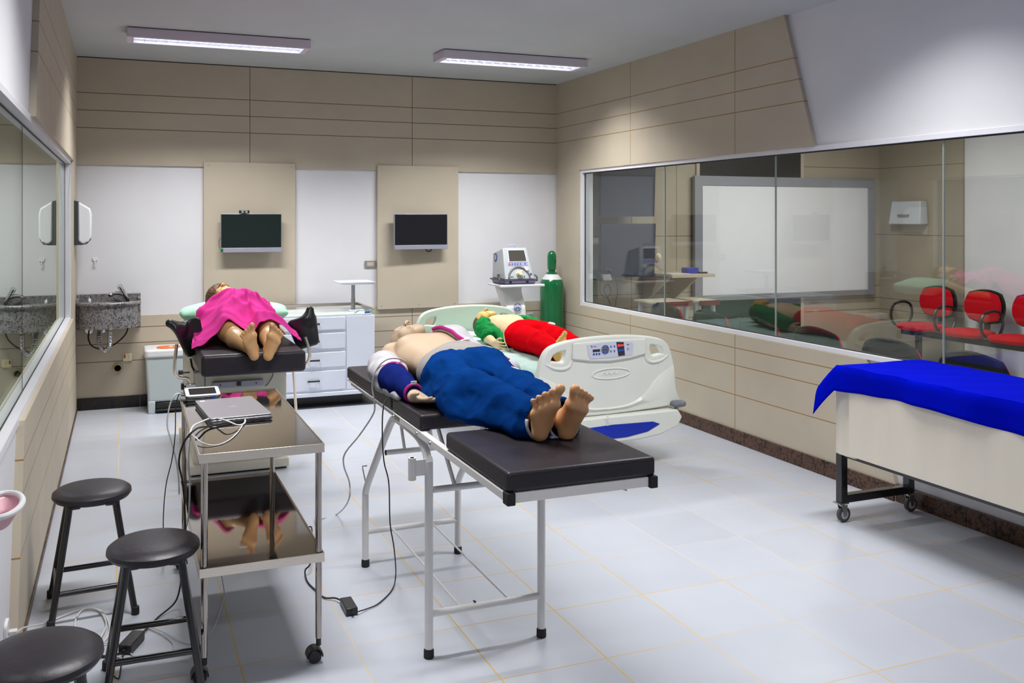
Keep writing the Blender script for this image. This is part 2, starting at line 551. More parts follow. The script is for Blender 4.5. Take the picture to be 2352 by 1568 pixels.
def struct(name, mb, material, parent=None, **kw):
    o = mb.build(name, material, parent, **kw)
    if parent is None: o['kind'] = 'structure'
    return o

def rotz(a, loc=(0, 0, 0)):
    return Matrix.Translation(loc) @ Matrix.Rotation(a, 4, 'Z')

# ------------------------------------------------------------------ smooth bodies: signed distance field + surface nets
def np_noise(P, scale, seed=0):
    """smooth value noise on points (...,3)"""
    Q = P * scale + seed * 17.3
    I = np.floor(Q).astype(np.int64); F = (Q - I).astype(np.float32)
    F = F * F * (3 - 2 * F)
    def h(ix, iy, iz):
        n = (ix * 73856093) ^ (iy * 19349663) ^ (iz * 83492791) ^ (seed * 2654435)
        n = (n ^ (n >> 13)) * 1274126177
        return ((n & 0xffff) / 32767.5 - 1).astype(np.float32)
    r = 0
    for dx in (0, 1):
        for dy in (0, 1):
            for dz in (0, 1):
                w = (F[..., 0] if dx else 1 - F[..., 0]) * (F[..., 1] if dy else 1 - F[..., 1]) * (F[..., 2] if dz else 1 - F[..., 2])
                r = r + w * h(I[..., 0] + dx, I[..., 1] + dy, I[..., 2] + dz)
    return r

class SDF:
    def __init__(self, lo, hi, h):
        self.lo = np.array(lo, np.float32); self.h = h
        self.n = np.ceil((np.array(hi) - np.array(lo)) / h).astype(int) + 1
        self.ax = [self.lo[i] + h * np.arange(self.n[i], dtype=np.float32) for i in range(3)]
        self.D = np.full(self.n, 0.2, np.float32)
    def block(self, lo, hi):
        s = []
        for i in range(3):
            a = max(0, int((lo[i] - self.lo[i]) / self.h)); b = min(self.n[i], int((hi[i] - self.lo[i]) / self.h) + 2)
            if b <= a: return None, None
            s.append(slice(a, b))
        P = np.stack(np.meshgrid(*[self.ax[i][s[i]] for i in range(3)], indexing='ij'), -1)
        return tuple(s), P
    def apply(self, s, d, k, mode):
        A = self.D[s]
        if mode == 'sub':
            d = -d
            hh = np.maximum(k - np.abs(A - d), 0) / k if k > 0 else 0
            self.D[s] = np.maximum(A, d) + hh * hh * k / 4
        else:
            hh = np.maximum(k - np.abs(A - d), 0) / k if k > 0 else 0
            self.D[s] = np.minimum(A, d) - hh * hh * k / 4
    def cone(self, a, b, ra, rb, k=0.02, mode='add', flat=None):
        """round cone; flat=(axis vector, factor) squashes the section along that axis"""
        a = np.array(a, np.float32); b = np.array(b, np.float32)
        m = max(ra, rb) + k + 0.03
        s, P = self.block(np.minimum(a, b) - m, np.maximum(a, b) + m)
        if s is None: return self
        ba = b - a
        L = float(ba @ ba)
        t = np.clip(((P - a) @ ba) / L, 0, 1) if L > 1e-12 else np.zeros(P.shape[:-1], np.float32)
        Q = P - (a + t[..., None] * ba)
        r = ra + (rb - ra) * t
        if flat is not None:
            ax, f = np.array(flat[0], np.float32), flat[1]
            ax = ax / np.linalg.norm(ax)
            c = Q @ ax
            Q = Q + (c * (1 / f - 1))[..., None] * ax
            d = (np.linalg.norm(Q, axis=-1) - r) * (f if f < 1 else 1)
        else:
            d = np.linalg.norm(Q, axis=-1) - r
        self.apply(s, d, k, mode)
        return self
    def ell(self, c, rad, k=0.03, mode='add', rot=None):
        c = np.array(c, np.float32); rad = np.array(rad, np.float32)
        m = rad.max() + k + 0.03
        s, P = self.block(c - m, c + m)
        if s is None: return self
        Q = P - c
        if rot is not None:
            Q = Q @ np.array(rot, np.float32)
        k0 = np.linalg.norm(Q / rad, axis=-1); k1 = np.linalg.norm(Q / (rad * rad), axis=-1)
        d = k0 * (k0 - 1) / np.maximum(k1, 1e-6)
        self.apply(s, d, k, mode)
        return self
    def path(self, pts, k=0.02, **kw):
        for (p, r), (q, s) in zip(pts, pts[1:]):
            self.cone(p, q, r, s, k, **kw)
        return self
    def points(self):
        return np.stack(np.meshgrid(*self.ax, indexing='ij'), -1)
    def mesh(self):
        D = self.D
        s = D < 0
        nx, ny, nz = D.shape
        cnt = np.zeros((nx - 1, ny - 1, nz - 1), np.int8)
        for dx in (0, 1):
            for dy in (0, 1):
                for dz in (0, 1):
                    cnt += s[dx:nx - 1 + dx, dy:ny - 1 + dy, dz:nz - 1 + dz]
        act = (cnt > 0) & (cnt < 8)
        ids = -np.ones(act.shape, np.int64)
        cells = np.argwhere(act)
        ids[act] = np.arange(len(cells))
        corners = np.array([(i, j, k) for i in (0, 1) for j in (0, 1) for k in (0, 1)])
        val = np.stack([D[cells[:, 0] + c[0], cells[:, 1] + c[1], cells[:, 2] + c[2]] for c in corners], 1)
        acc = np.zeros((len(cells), 3)); w = np.zeros(len(cells))
        for a in range(8):
            for b in range(a + 1, 8):
                if np.abs(corners[a] - corners[b]).sum() != 1: continue
                va, vb = val[:, a], val[:, b]
                m = (va < 0) != (vb < 0)
                t = np.where(m, va / np.where(m, va - vb, 1), 0)
                p = corners[a] + t[:, None] * (corners[b] - corners[a])
                acc += p * m[:, None]; w += m
        V = self.lo + self.h * (cells + acc / w[:, None])
        F = []
        for ax in range(3):
            sl0 = [slice(None)] * 3; sl1 = [slice(None)] * 3
            sl0[ax] = slice(0, -1); sl1[ax] = slice(1, None)
            a, b = s[tuple(sl0)], s[tuple(sl1)]
            ch = np.argwhere(a != b)
            u, v = (ax + 1) % 3, (ax + 2) % 3
            ok = (ch[:, u] > 0) & (ch[:, v] > 0) & (ch[:, u] < D.shape[u] - 1) & (ch[:, v] < D.shape[v] - 1)
            ch = ch[ok]
            inside = a[ch[:, 0], ch[:, 1], ch[:, 2]]
            q = []
            for (du, dv) in ((-1, -1), (0, -1), (0, 0), (-1, 0)):
                c = ch.copy(); c[:, u] += du; c[:, v] += dv
                q.append(ids[c[:, 0], c[:, 1], c[:, 2]])
            q = np.stack(q, 1)
            q[~inside] = q[~inside][:, ::-1]
            F.append(q)
        F = np.concatenate(F)
        F = F[(F >= 0).all(1)]
        return V, F
    def build(self, name, material, parent=None, Mx=None, smooth_it=1, select=None):
        V, F = self.mesh()
        # light laplacian smoothing of the net
        for _ in range(smooth_it):
            acc = np.zeros_like(V); n = np.zeros(len(V))
            for i in range(4):
                j = (i + 1) % 4
                np.add.at(acc, F[:, i], V[F[:, j]]); np.add.at(n, F[:, i], 1)
                np.add.at(acc, F[:, j], V[F[:, i]]); np.add.at(n, F[:, j], 1)
            V = V * 0.5 + 0.5 * acc / np.maximum(n, 1)[:, None]
        if select is not None:      # keep only faces whose centre passes
            c = V[F].mean(1)
            F = F[select(c)]
        if Mx is not None:
            A = np.array(Mx)
            V = V @ A[:3, :3].T + A[:3, 3]
        off = wloc(parent) if parent else Vector((0, 0, 0))
        V = V - np.array(off)
        me = bpy.data.meshes.new(name)
        me.vertices.add(len(V)); me.vertices.foreach_set('co', V.astype(np.float32).ravel())
        me.loops.add(F.size); me.loops.foreach_set('vertex_index', F.ravel().astype(np.int32))
        me.polygons.add(len(F)); me.polygons.foreach_set('loop_start', np.arange(0, F.size, 4, dtype=np.int32))
        me.polygons.foreach_set('loop_total', np.full(len(F), 4, np.int32))
        me.update(); me.validate()
        if select is not None:
            bm = bmesh.new(); bm.from_mesh(me)
            bmesh.ops.delete(bm, geom=[v for v in bm.verts if not v.link_faces], context='VERTS')
            bm.to_mesh(me); bm.free()
        me.polygons.foreach_set('use_smooth', [True] * len(me.polygons))
        o = bpy.data.objects.new(name, me)
        COL.objects.link(o)
        if parent: o.parent = parent
        me.materials.append(M[material])
        return o
# ------------------------------------------------------------------ room shell
struct('floor', MB().box(-4.0, 8.6, -2.6, 8.15, -0.1, 0.0), 'floor', smooth=False)
struct('ceiling', MB().box(-4.0, 8.6, -2.6, 8.15, ZC, ZC + 0.1), 'ceiling', smooth=False)
WX = XR + 0.03       # plane of the painted wall behind the cladding, right
LX = XL - 0.03       # same, left
struct('wall_back', MB().box(-4.0, 8.6, YB + 0.02, YB + 0.2, 0, ZC), 'white_wall', smooth=False)
struct('wall_front', MB().box(-4.0, 8.6, -2.6, -2.5, 0, ZC), 'white_wall', smooth=False)
w = MB()
w.box(WX, WX + 0.12, -2.5, YB + 0.02, 0, 0.765).box(WX, WX + 0.12, -2.5, YB + 0.02, 2.05, ZC)
w.box(WX, WX + 0.12, 7.456, YB + 0.02, 0.765, 2.05).box(WX, WX + 0.12, -2.5, 0.9, 0.765, 2.05)
struct('wall_right', w, 'white_wall', smooth=False)
w = MB()
w.box(LX - 0.12, LX, -2.5, YB + 0.02, 0, 0.80).box(LX - 0.12, LX, -2.5, YB + 0.02, 2.04, ZC)
w.box(LX - 0.12, LX, 7.46, YB + 0.02, 0.80, 2.04).box(LX - 0.12, LX, -2.5, 0.9, 0.80, 2.04)
struct('wall_left', w, 'white_wall', smooth=False)
struct('wall_far_left', MB().box(-4.05, -4.0, -2.5, YB + 0.02, 0, ZC), 'cream_paint', smooth=False)

# beige cladding (trim numbers: back top, back low, two pilaster panels, right top/low/strip, left top/low/strip)
tn = [0]
def trim(mb, material, **kw):
    tn[0] += 1
    return struct('trim_%d' % tn[0], mb, material, **kw)
trim(MB().box(XL, XR, YB, YB + 0.02, 2.038, ZC), 'back_top', smooth=False)
trim(MB().box(XL, XR, YB, YB + 0.02, 0.0, 0.768), 'back_low', smooth=False)
def pilaster(x0, x1, z0, z1):
    p = MB().box(x0, x1, YB - 0.028, YB + 0.02, z0, z1)
    o = trim(p, 'beige', bevel=0.002)
    s = MB()
    for x in (x0 + 0.04, (x0 + x1) / 2, x1 - 0.04):
        for z in (z0 + 0.03, z1 - 0.03):
            s.lathe([(0.004, -0.0302), (0.004, -0.0285)], x, z, 8, 'y', YB)
    s.build('screw', 'metal_grey', o)
pilaster(0.657, 1.449, 0.745, 2.078)
pilaster(2.211, 3.012, 0.745, 2.082)
trim(MB().prism([(YB, 2.05), (YB, ZC), (4.67, ZC), (4.40, 2.05)], 'x', XR, WX), 'side_top', smooth=False)
trim(MB().prism([(YB, 0.0), (YB, 0.765), (3.99, 0.765), (3.775, 0.10), (3.775, 0.0)], 'x', XR, WX), 'side_low', smooth=False)
trim(MB().box(XR, WX, 7.458, YB, 0.765, 2.05), 'beige', smooth=False)
trim(MB().prism([(YB, 2.04), (YB, ZC), (4.58, ZC), (4.25, 2.04)], 'x', XL, LX), 'side_top', smooth=False)
trim(MB().prism([(YB, 0.0), (YB, 0.812), (3.79, 0.812), (3.50, 0.0)], 'x', XL, LX), 'side_low', smooth=False)
trim(MB().box(XL, LX, 7.462, YB, 0.812, 2.04), 'beige', smooth=False)
trim(MB().box(XL, XR, YB - 0.003, YB + 0.01, ZC - 0.008, ZC), 'gasket', smooth=False)

# granite skirting
struct('baseboard_back', MB().box(XL, 0.135, YB - 0.014, YB, 0, 0.10).box(0.139, 1.10, YB - 0.014, YB, 0, 0.10).box(1.104, 2.1, YB - 0.014, YB, 0, 0.10).box(2.104, XR, YB - 0.014, YB, 0, 0.10), 'dark_granite', bevel=0.002)
m = MB()
ys = [YB - 0.015, 7.2, 6.45, 5.7, 5.05, 4.62, 4.30, 3.775]
for a, b in zip(ys, ys[1:]):
    m.box(XR - 0.014, XR, b + 0.0015, a - 0.0015, 0, 0.095)
ys = [3.773, 3.33, 2.6, 1.9, 1.2, 0.5, -2.5]
for a, b in zip(ys, ys[1:]):
    m.box(WX - 0.028, WX, b + 0.0015, a - 0.0015, 0, 0.095)
struct('baseboard_right', m, 'brown_granite', bevel=0.002)
m = MB().box(LX - 0.0, LX + 0.024, -2.5, 3.49, 0, 0.095).box(XL, XL + 0.008, 3.50, YB - 0.015, 0, 0.028)
struct('baseboard_left', m, 'brown_granite', bevel=0.002)

# ------------------------------------------------------------------ windows
def window(n, x_face, x_glass, y_far, z0, z1, seams, glassm, t_out):
    """aluminium frame around a row of frameless panes; x_face is the room side"""
    s = 1 if x_glass > x_face else -1
    xo = x_glass + 0.02 * s
    fr = MB()
    fw = 0.036
    fr.box(x_face, xo, y_far - fw, y_far, z0, z1)
    fr.box(x_face, xo, 0.9, y_far - fw, z0, z0 + 0.03)
    fr.box(x_face, xo, 0.9, y_far - fw, z1 - 0.03, z1)
    fr.box(x_face, xo, 0.9, 0.94, z0 + 0.03, z1 - 0.03)
    f = struct('window_%d' % n, fr, 'frame', bevel=0.002)
    g = MB()
    a, b = z0 + 0.03, z1 - 0.03
    g.box(x_glass - 0.006, x_glass + 0.006, 0.94, y_far - fw, a, a + 0.006).box(x_glass - 0.006, x_glass + 0.006, 0.94, y_far - fw, b - 0.008, b)
    g.box(x_glass - 0.006, x_glass + 0.006, y_far - fw - 0.005, y_far - fw, a, b)
    g.build('gasket', 'gasket', f, smooth=False)
    ends = [y_far - fw - 0.005] + seams + [0.94]
    for p, q in zip(ends, ends[1:]):
        MB().box(x_glass - 0.004, x_glass + 0.004, q + 0.002, p - 0.002, a + 0.004, b - 0.006).build('pane', glassm, f, smooth=False)
    for y in seams:
        MB().box(x_glass - 0.005, x_glass + 0.005, y - 0.0035, y + 0.0035, a + 0.004, b - 0.006).build('pane_joint', t_out, f, smooth=False)
    return f
M['joint_light'] = mat('pale_green_joint', (150, 160, 154), 0.3, var=0)
M['joint_dark'] = mat('dark_green_joint', (46, 56, 48), 0.3, var=0)
window(1, XR + 0.012, XR + 0.046, 7.456, 0.765, 2.05, [6.10, 4.80, 3.50, 2.20], 'glass', 'joint_light')
window(2, XL - 0.020, XL - 0.066, 7.46, 0.795, 2.045, [4.34, 3.0, 1.9], 'glass_left', 'joint_dark')

# ------------------------------------------------------------------ ceiling luminaires
def luminaire(cx, cy, label, mirrored):
    z1, z0 = ZC - 0.006, 2.86
    hx, hy = 0.645, 0.125
    t = thing('ceiling_light', (cx, cy, ZC), label, 'ceiling light', None)
    h = MB()
    ix, iy = 0.60, 0.095
    h.box(cx - hx, cx + hx, cy - hy, cy + hy, z1 - 0.006, z1)
    h.box(cx - hx, cx + hx, cy - hy, cy - iy, z0, z1 - 0.006).box(cx - hx, cx + hx, cy + iy, cy + hy, z0, z1 - 0.006)
    h.box(cx - hx, cx - ix, cy - iy, cy + iy, z0, z1 - 0.006).box(cx + ix, cx + hx, cy - iy, cy + iy, z0, z1 - 0.006)
    h.build('housing', 'fixture', t, bevel=0.002)
    MB().box(cx - hx + 0.01, cx + hx - 0.01, cy - hy + 0.01, cy + hy - 0.01, z1 + 0.0005, ZC - 0.0005).build('mounting_gap', 'gasket', t, smooth=False)
    for s in (-1, 1):
        MB().tube([(cx - 0.585, cy + s * 0.045, 2.895), (cx + 0.585, cy + s * 0.045, 2.895)], 0.013, 12).build('fluorescent_tube', 'tube', t)
    l = MB()
    for i in range(1, 16):
        x = cx - 0.60 + i * 0.075
        l.box(x - 0.001, x + 0.001, cy - iy, cy + iy, 2.870, 2.884)
    l.prism([(cy - 0.006, 2.872), (cy + 0.006, 2.872), (cy + 0.001, 2.886), (cy - 0.001, 2.886)], 'x', cx - 0.6, cx + 0.6)
    l.build('louvre', 'reflector', t, smooth=False)
    MB().grid(lambda u, v: (cx - 0.6 + 1.2 * u, cy - 0.093 + 0.186 * v, 2.878 + 0.04 * (1 - (2 * v - 1) ** 2)), 2, 13).build('reflector', 'reflector', t)
    return t
luminaire(0.675, 6.685, 'white surface fluorescent light over the pink-draped table, left one', False)
luminaire(3.015, 6.67, 'white surface fluorescent light near the right wall corner', True)
for x, y in LAMPS[2:4]:
    luminaire(x, y, 'white surface fluorescent light above the %s' % ('stools and trolley' if x < 1 else 'open floor on the right'), False)

# ------------------------------------------------------------------ observation room behind the right window
OX = 8.31
struct('wall_far_right', MB().box(OX + 0.03, OX + 0.15, -2.5, YB + 0.02, 0, ZC), 'white_wall', smooth=False)
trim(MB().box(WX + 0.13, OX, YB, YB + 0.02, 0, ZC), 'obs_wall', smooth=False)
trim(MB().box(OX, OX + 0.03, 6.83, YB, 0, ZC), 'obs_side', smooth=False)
struct('door_1', MB().box(5.78, 7.14, YB - 0.012, YB, 0.0, 2.5), 'dark', smooth=False)
trim(MB().box(7.14, 7.18, YB - 0.02, YB, 0.0, 2.5).box(5.74, 5.78, YB - 0.02, YB, 0.0, 2.5), 'beige', smooth=False)

t = thing('projection_board', (6.92, YB - 0.04, 0.70), 'large whiteboard with a wide grey frame behind the right window', 'whiteboard')
MB().ring_prism([(5.68, 0.705), (8.16, 0.705), (8.16, 2.042), (5.68, 2.042)], [(5.78, 0.764), (8.07, 0.764), (8.07, 1.942), (5.78, 1.942)], 'y', YB - 0.075, YB - 0.03).build('frame', 'board_frame', t, bevel=0.003)
MB().box(5.775, 8.075, YB - 0.06, YB - 0.03, 0.76, 1.946).build('board', 'board_white', t, smooth=False)

def wall_tv(z0, z1, label, x0=4.43, x1=5.05):
    t = thing('flat_television', ((x0 + x1) / 2, 7.72, z0), label, 'television')
    b = MB(); b.hexa([(x0 + .01, 7.68, z0), (x1, 7.66, z0), (x1, 7.71, z0), (x0 + .01, 7.73, z0)], [(x0, 7.66, z1), (x1 + 0.005, 7.64, z1), (x1 + 0.005, 7.69, z1), (x0, 7.71, z1)])
    b.build('screen', 'tv_grey', t, bevel=0.004)
    MB().box((x0 + x1) / 2 - 0.1, (x0 + x1) / 2 + 0.1, 7.69, YB, (z0 + z1) / 2 - 0.1, (z0 + z1) / 2 + 0.1).build('wall_mount', 'black_plastic', t, bevel=0.004)
wall_tv(1.607, 2.24, 'dark grey flat television, upper one of the two stacked behind the window')
wall_tv(1.00, 1.536, 'dark grey flat television, lower one of the two stacked behind the window')

t = thing('wall_shelf', (5.3, 7.6, 1.03), 'beige wall shelf on slanted brackets behind the right window', 'shelf')
MB().box(5.07, 5.58, 7.38, YB, 1.0, 1.03).build('shelf_board', 'beige', t, bevel=0.002)
for x in (5.09, 5.42):
    MB().prism([(YB, 0.70), (YB, 1.0), (7.46, 1.0), (7.50, 0.965)], 'x', x, x + 0.02).build('bracket', 'beige', t, smooth=False)
tag(MB().box(5.33, 5.47, 7.50, 7.60, 1.031, 1.088).build('tissue_box', 'blue_trim', bevel=0.004), 'small blue box lying on the beige wall shelf', 'box')
t = tag(MB().prism(rrect(5.51, 7.49, 0.10, 0.05, 0.02), 'z', 1.031, 1.047).build('remote_control', 'black_plastic', bevel=0.003), 'black remote control beside the blue box on the shelf', 'remote control')
tag(MB().box(5.10, 5.33, 7.44, 7.62, 1.031, 1.036).build('paper_sheet', 'board_white', smooth=False), 'white papers lying on the left part of the wall shelf', 'paper')
tag(MB().lathe([(0.0, -0.05), (0.014, -0.05), (0.022, -0.04), (0.038, -0.03), (0.038, 0)], 5.255, 1.185, 20, 'y', YB).build('wall_sensor', 'cream_socket'), 'small round cream sensor on the beige wall above the shelf', 'sensor')

t = thing('desk_phone', (4.41, 7.5, 0.99), 'black desk phone with dangling cords on a bracket beside the lower television', 'phone')
b = MB(); b.hexa([(4.30, 7.40, .985), (4.42, 7.40, .985), (4.42, 7.62, .985), (4.30, 7.62, .985)], [(4.31, 7.44, 1.06), (4.41, 7.44, 1.06), (4.41, 7.62, 1.09), (4.31, 7.62, 1.09)])
b.build('body', 'black_plastic', t, bevel=0.01)
MB().tube([(4.31, 7.44, 1.09), (4.36, 7.44, 1.105), (4.41, 7.44, 1.08)], [0.02, 0.014, 0.02], 12, smooth=4).build('handset', 'black_plastic', t)
MB().tube([(4.33, 7.5, 0.99), (4.33, 7.5, 0.87), (4.40, 7.5, 0.82), (4.45, 7.5, 0.88), (4.41, 7.5, 0.95), (4.37, 7.5, 0.89), (4.42, 7.5, 0.80), (4.45, 7.5, 0.70), (4.39, 7.5, 0.66), (4.35, 7.5, 0.6)], 0.0035, 6, smooth=6).build('cord', 'rubber', t)
MB().tube([(4.62, 7.7, 0.995), (4.63, 7.68, 0.85), (4.61, 7.68, 0.74), (4.63, 7.7, 0.62)], 0.003, 6, smooth=6).build('power_lead', 'rubber', t)

t = thing('towel_dispenser', (8.25, 7.47, 1.5), 'white paper towel dispenser on the far wall behind the right window', 'dispenser')
b = MB(); b.hexa([(8.18, 7.25, 1.52), (8.31, 7.25, 1.52), (8.31, 7.68, 1.52), (8.18, 7.68, 1.52)], [(8.21, 7.27, 1.78), (8.31, 7.27, 1.78), (8.31, 7.66, 1.78), (8.21, 7.66, 1.78)])
b.build('case', 'light_grey', t, bevel=0.012)
MB().box(8.165, 8.185, 7.40, 7.54, 1.61, 1.63).build('slot', 'grey_plastic', t, smooth=False)

def desk(x0, x1, y0, y1, label):
    t = thing('school_desk', ((x0 + x1) / 2, (y0 + y1) / 2, 0), label, 'desk', None)
    MB().box(x0, x1, y0, y1, 0.790, 0.808).build('desk_top', 'beige', t, bevel=0.002)
    MB().box(x0, x1, y0 - 0.008, y0, 0.765, 0.812).build('edge_band', 'dark_red', t, bevel=0.002)
    for x in (x0 + 0.04, x1 - 0.04):
        for y in (y0 + 0.05, y1 - 0.05):
            MB().box(x - 0.015, x + 0.015, y - 0.015, y + 0.015, 0, 0.79).build('leg', 'light_grey', t)
desk(4.62, 5.02, 6.98, 7.36, 'narrow white desk with a red front edge under the wall shelf, left one')
desk(5.09, 5.33, 6.98, 7.36, 'narrow white desk with a red front edge under the wall shelf, right one')

def make_chair(label, group):
    """red office bench chair: faces local -y, seat at z 0.45"""
    t = thing('office_chair', (0, 0, 0), label, 'chair', group)
    s = MB()
    s.lathe([(0.0, 0.415), (0.20, 0.415), (0.225, 0.43), (0.232, 0.45), (0.222, 0.47), (0.18, 0.482), (0.0, 0.486)], 0, 0, 28)
    for i, p in enumerate(s.v):
        x, y, z = p
        q = max(abs(x), abs(y)); r = math.hypot(x, y)
        k = (r / q) ** 0.55 if q > 1e-6 else 1
        s.v[i] = (x * k * 0.93, y * k * 0.9, z)
    s.build('seat_cushion', 'red_seat', t)
    def back(dx, off, th, zc=0.70):
        b = MB()
        b.lathe([(0.0, -th), (0.17 * dx, -th), (0.205 * dx, -th * 0.6), (0.215 * dx, 0), (0.205 * dx, th * 0.6), (0.17 * dx, th), (0.0, th)], 0, 0, 32, 'y', 0)
        for i, p in enumerate(b.v):
            x, y, z = p
            q = max(abs(x), abs(z)); r = math.hypot(x, z)
            k = (r / q) ** 0.35 if q > 1e-6 else 1
            x, z = x * k * 0.98, z * k * 0.74
            y = y + off + 0.55 * x * x * -1.0
            b.v[i] = (x, y, z + zc)
        return b
    back(0.98, 0.225, 0.026).build('back_cushion', 'red_seat', t)
    back(1.09, 0.262, 0.022).build('back_shell', 'shell_black', t)
    MB().bar((0, 0.10, 0.40), (0, 0.27, 0.40), 0.06, 0.012).bar((0, 0.27, 0.395), (0, 0.275, 0.70), 0.06, 0.012, up=(0, 1, 0)).build('back_bracket', 'black_plastic', t)
    for sx in (-1,):
        x = sx * 0.25
        lp = [(x, -0.12, 0.46), (x, -0.16, 0.56), (x, -0.12, 0.66), (x, 0.0, 0.69), (x, 0.11, 0.66), (x, 0.14, 0.56), (x, 0.09, 0.46), (x, 0.0, 0.42)]
        MB().tube(lp, 0.014, 8, closed=True, smooth=4).tube([(x, 0, 0.42), (sx * 0.12, 0, 0.408)], 0.014, 8).build('armrest', 'black_plastic', t)
    return t

chair0 = make_chair('red upholstered bench chair against the far wall, leftmost of its row', 'red chairs along the far wall')
# beam with posts under the far row
for i, (x, y, rz, lab) in enumerate([(8.0, 6.96, -PI / 2, None),
        (8.0, 6.42, -PI / 2, 'red upholstered bench chair against the far wall, second from the left'),
        (8.0, 5.90, -PI / 2, 'red upholstered bench chair against the far wall, cut by the right picture edge')]):
    c = chair0 if i == 0 else copy_tree(chair0)
    c.location = (x - 0.12, y, 0); c.rotation_euler = (0, 0, rz)
    if lab: c['label'] = lab
near = [(6.40, 'nearest the window corner'), (5.80, 'second from the window corner'), (5.24, 'third from the window corner'), (4.66, 'below the whiteboard'),
        (4.05, 'just left of the last glass joint'), (3.50, 'behind the blue-covered cart')]
for y, lab in near:
    c = copy_tree(chair0)
    c.location = (4.57, y, 0); c.rotation_euler = (0, 0, PI / 2)
    c['label'] = 'black chair back with red rim behind the window, ' + lab
    c['group'] = 'chairs lined up along the window'
def beam(name, x, y0, y1, label):
    t = thing(name, (x, (y0 + y1) / 2, 0), label, 'bench frame')
    MB().box(x - 0.03, x + 0.03, y0, y1, 0.345, 0.405).build('beam', 'black_paint', t, bevel=0.004)
    n = max(2, int((y1 - y0) / 1.1) + 1)
    for i in range(n):
        y = y0 + 0.2 + (y1 - y0 - 0.4) * i / (n - 1)
        b = MB().box(x - 0.025, x + 0.025, y - 0.025, y + 0.025, 0.03, 0.345).box(x - 0.22, x + 0.22, y - 0.03, y + 0.03, 0, 0.03)
        b.build('leg', 'black_paint', t, bevel=0.003)
beam('bench_frame', 7.88, 5.4, 7.2, 'black steel beam carrying the red chairs at the far wall')
beam('bench_frame', 4.57, 3.1, 6.7, 'black steel beam carrying the chairs by the window')
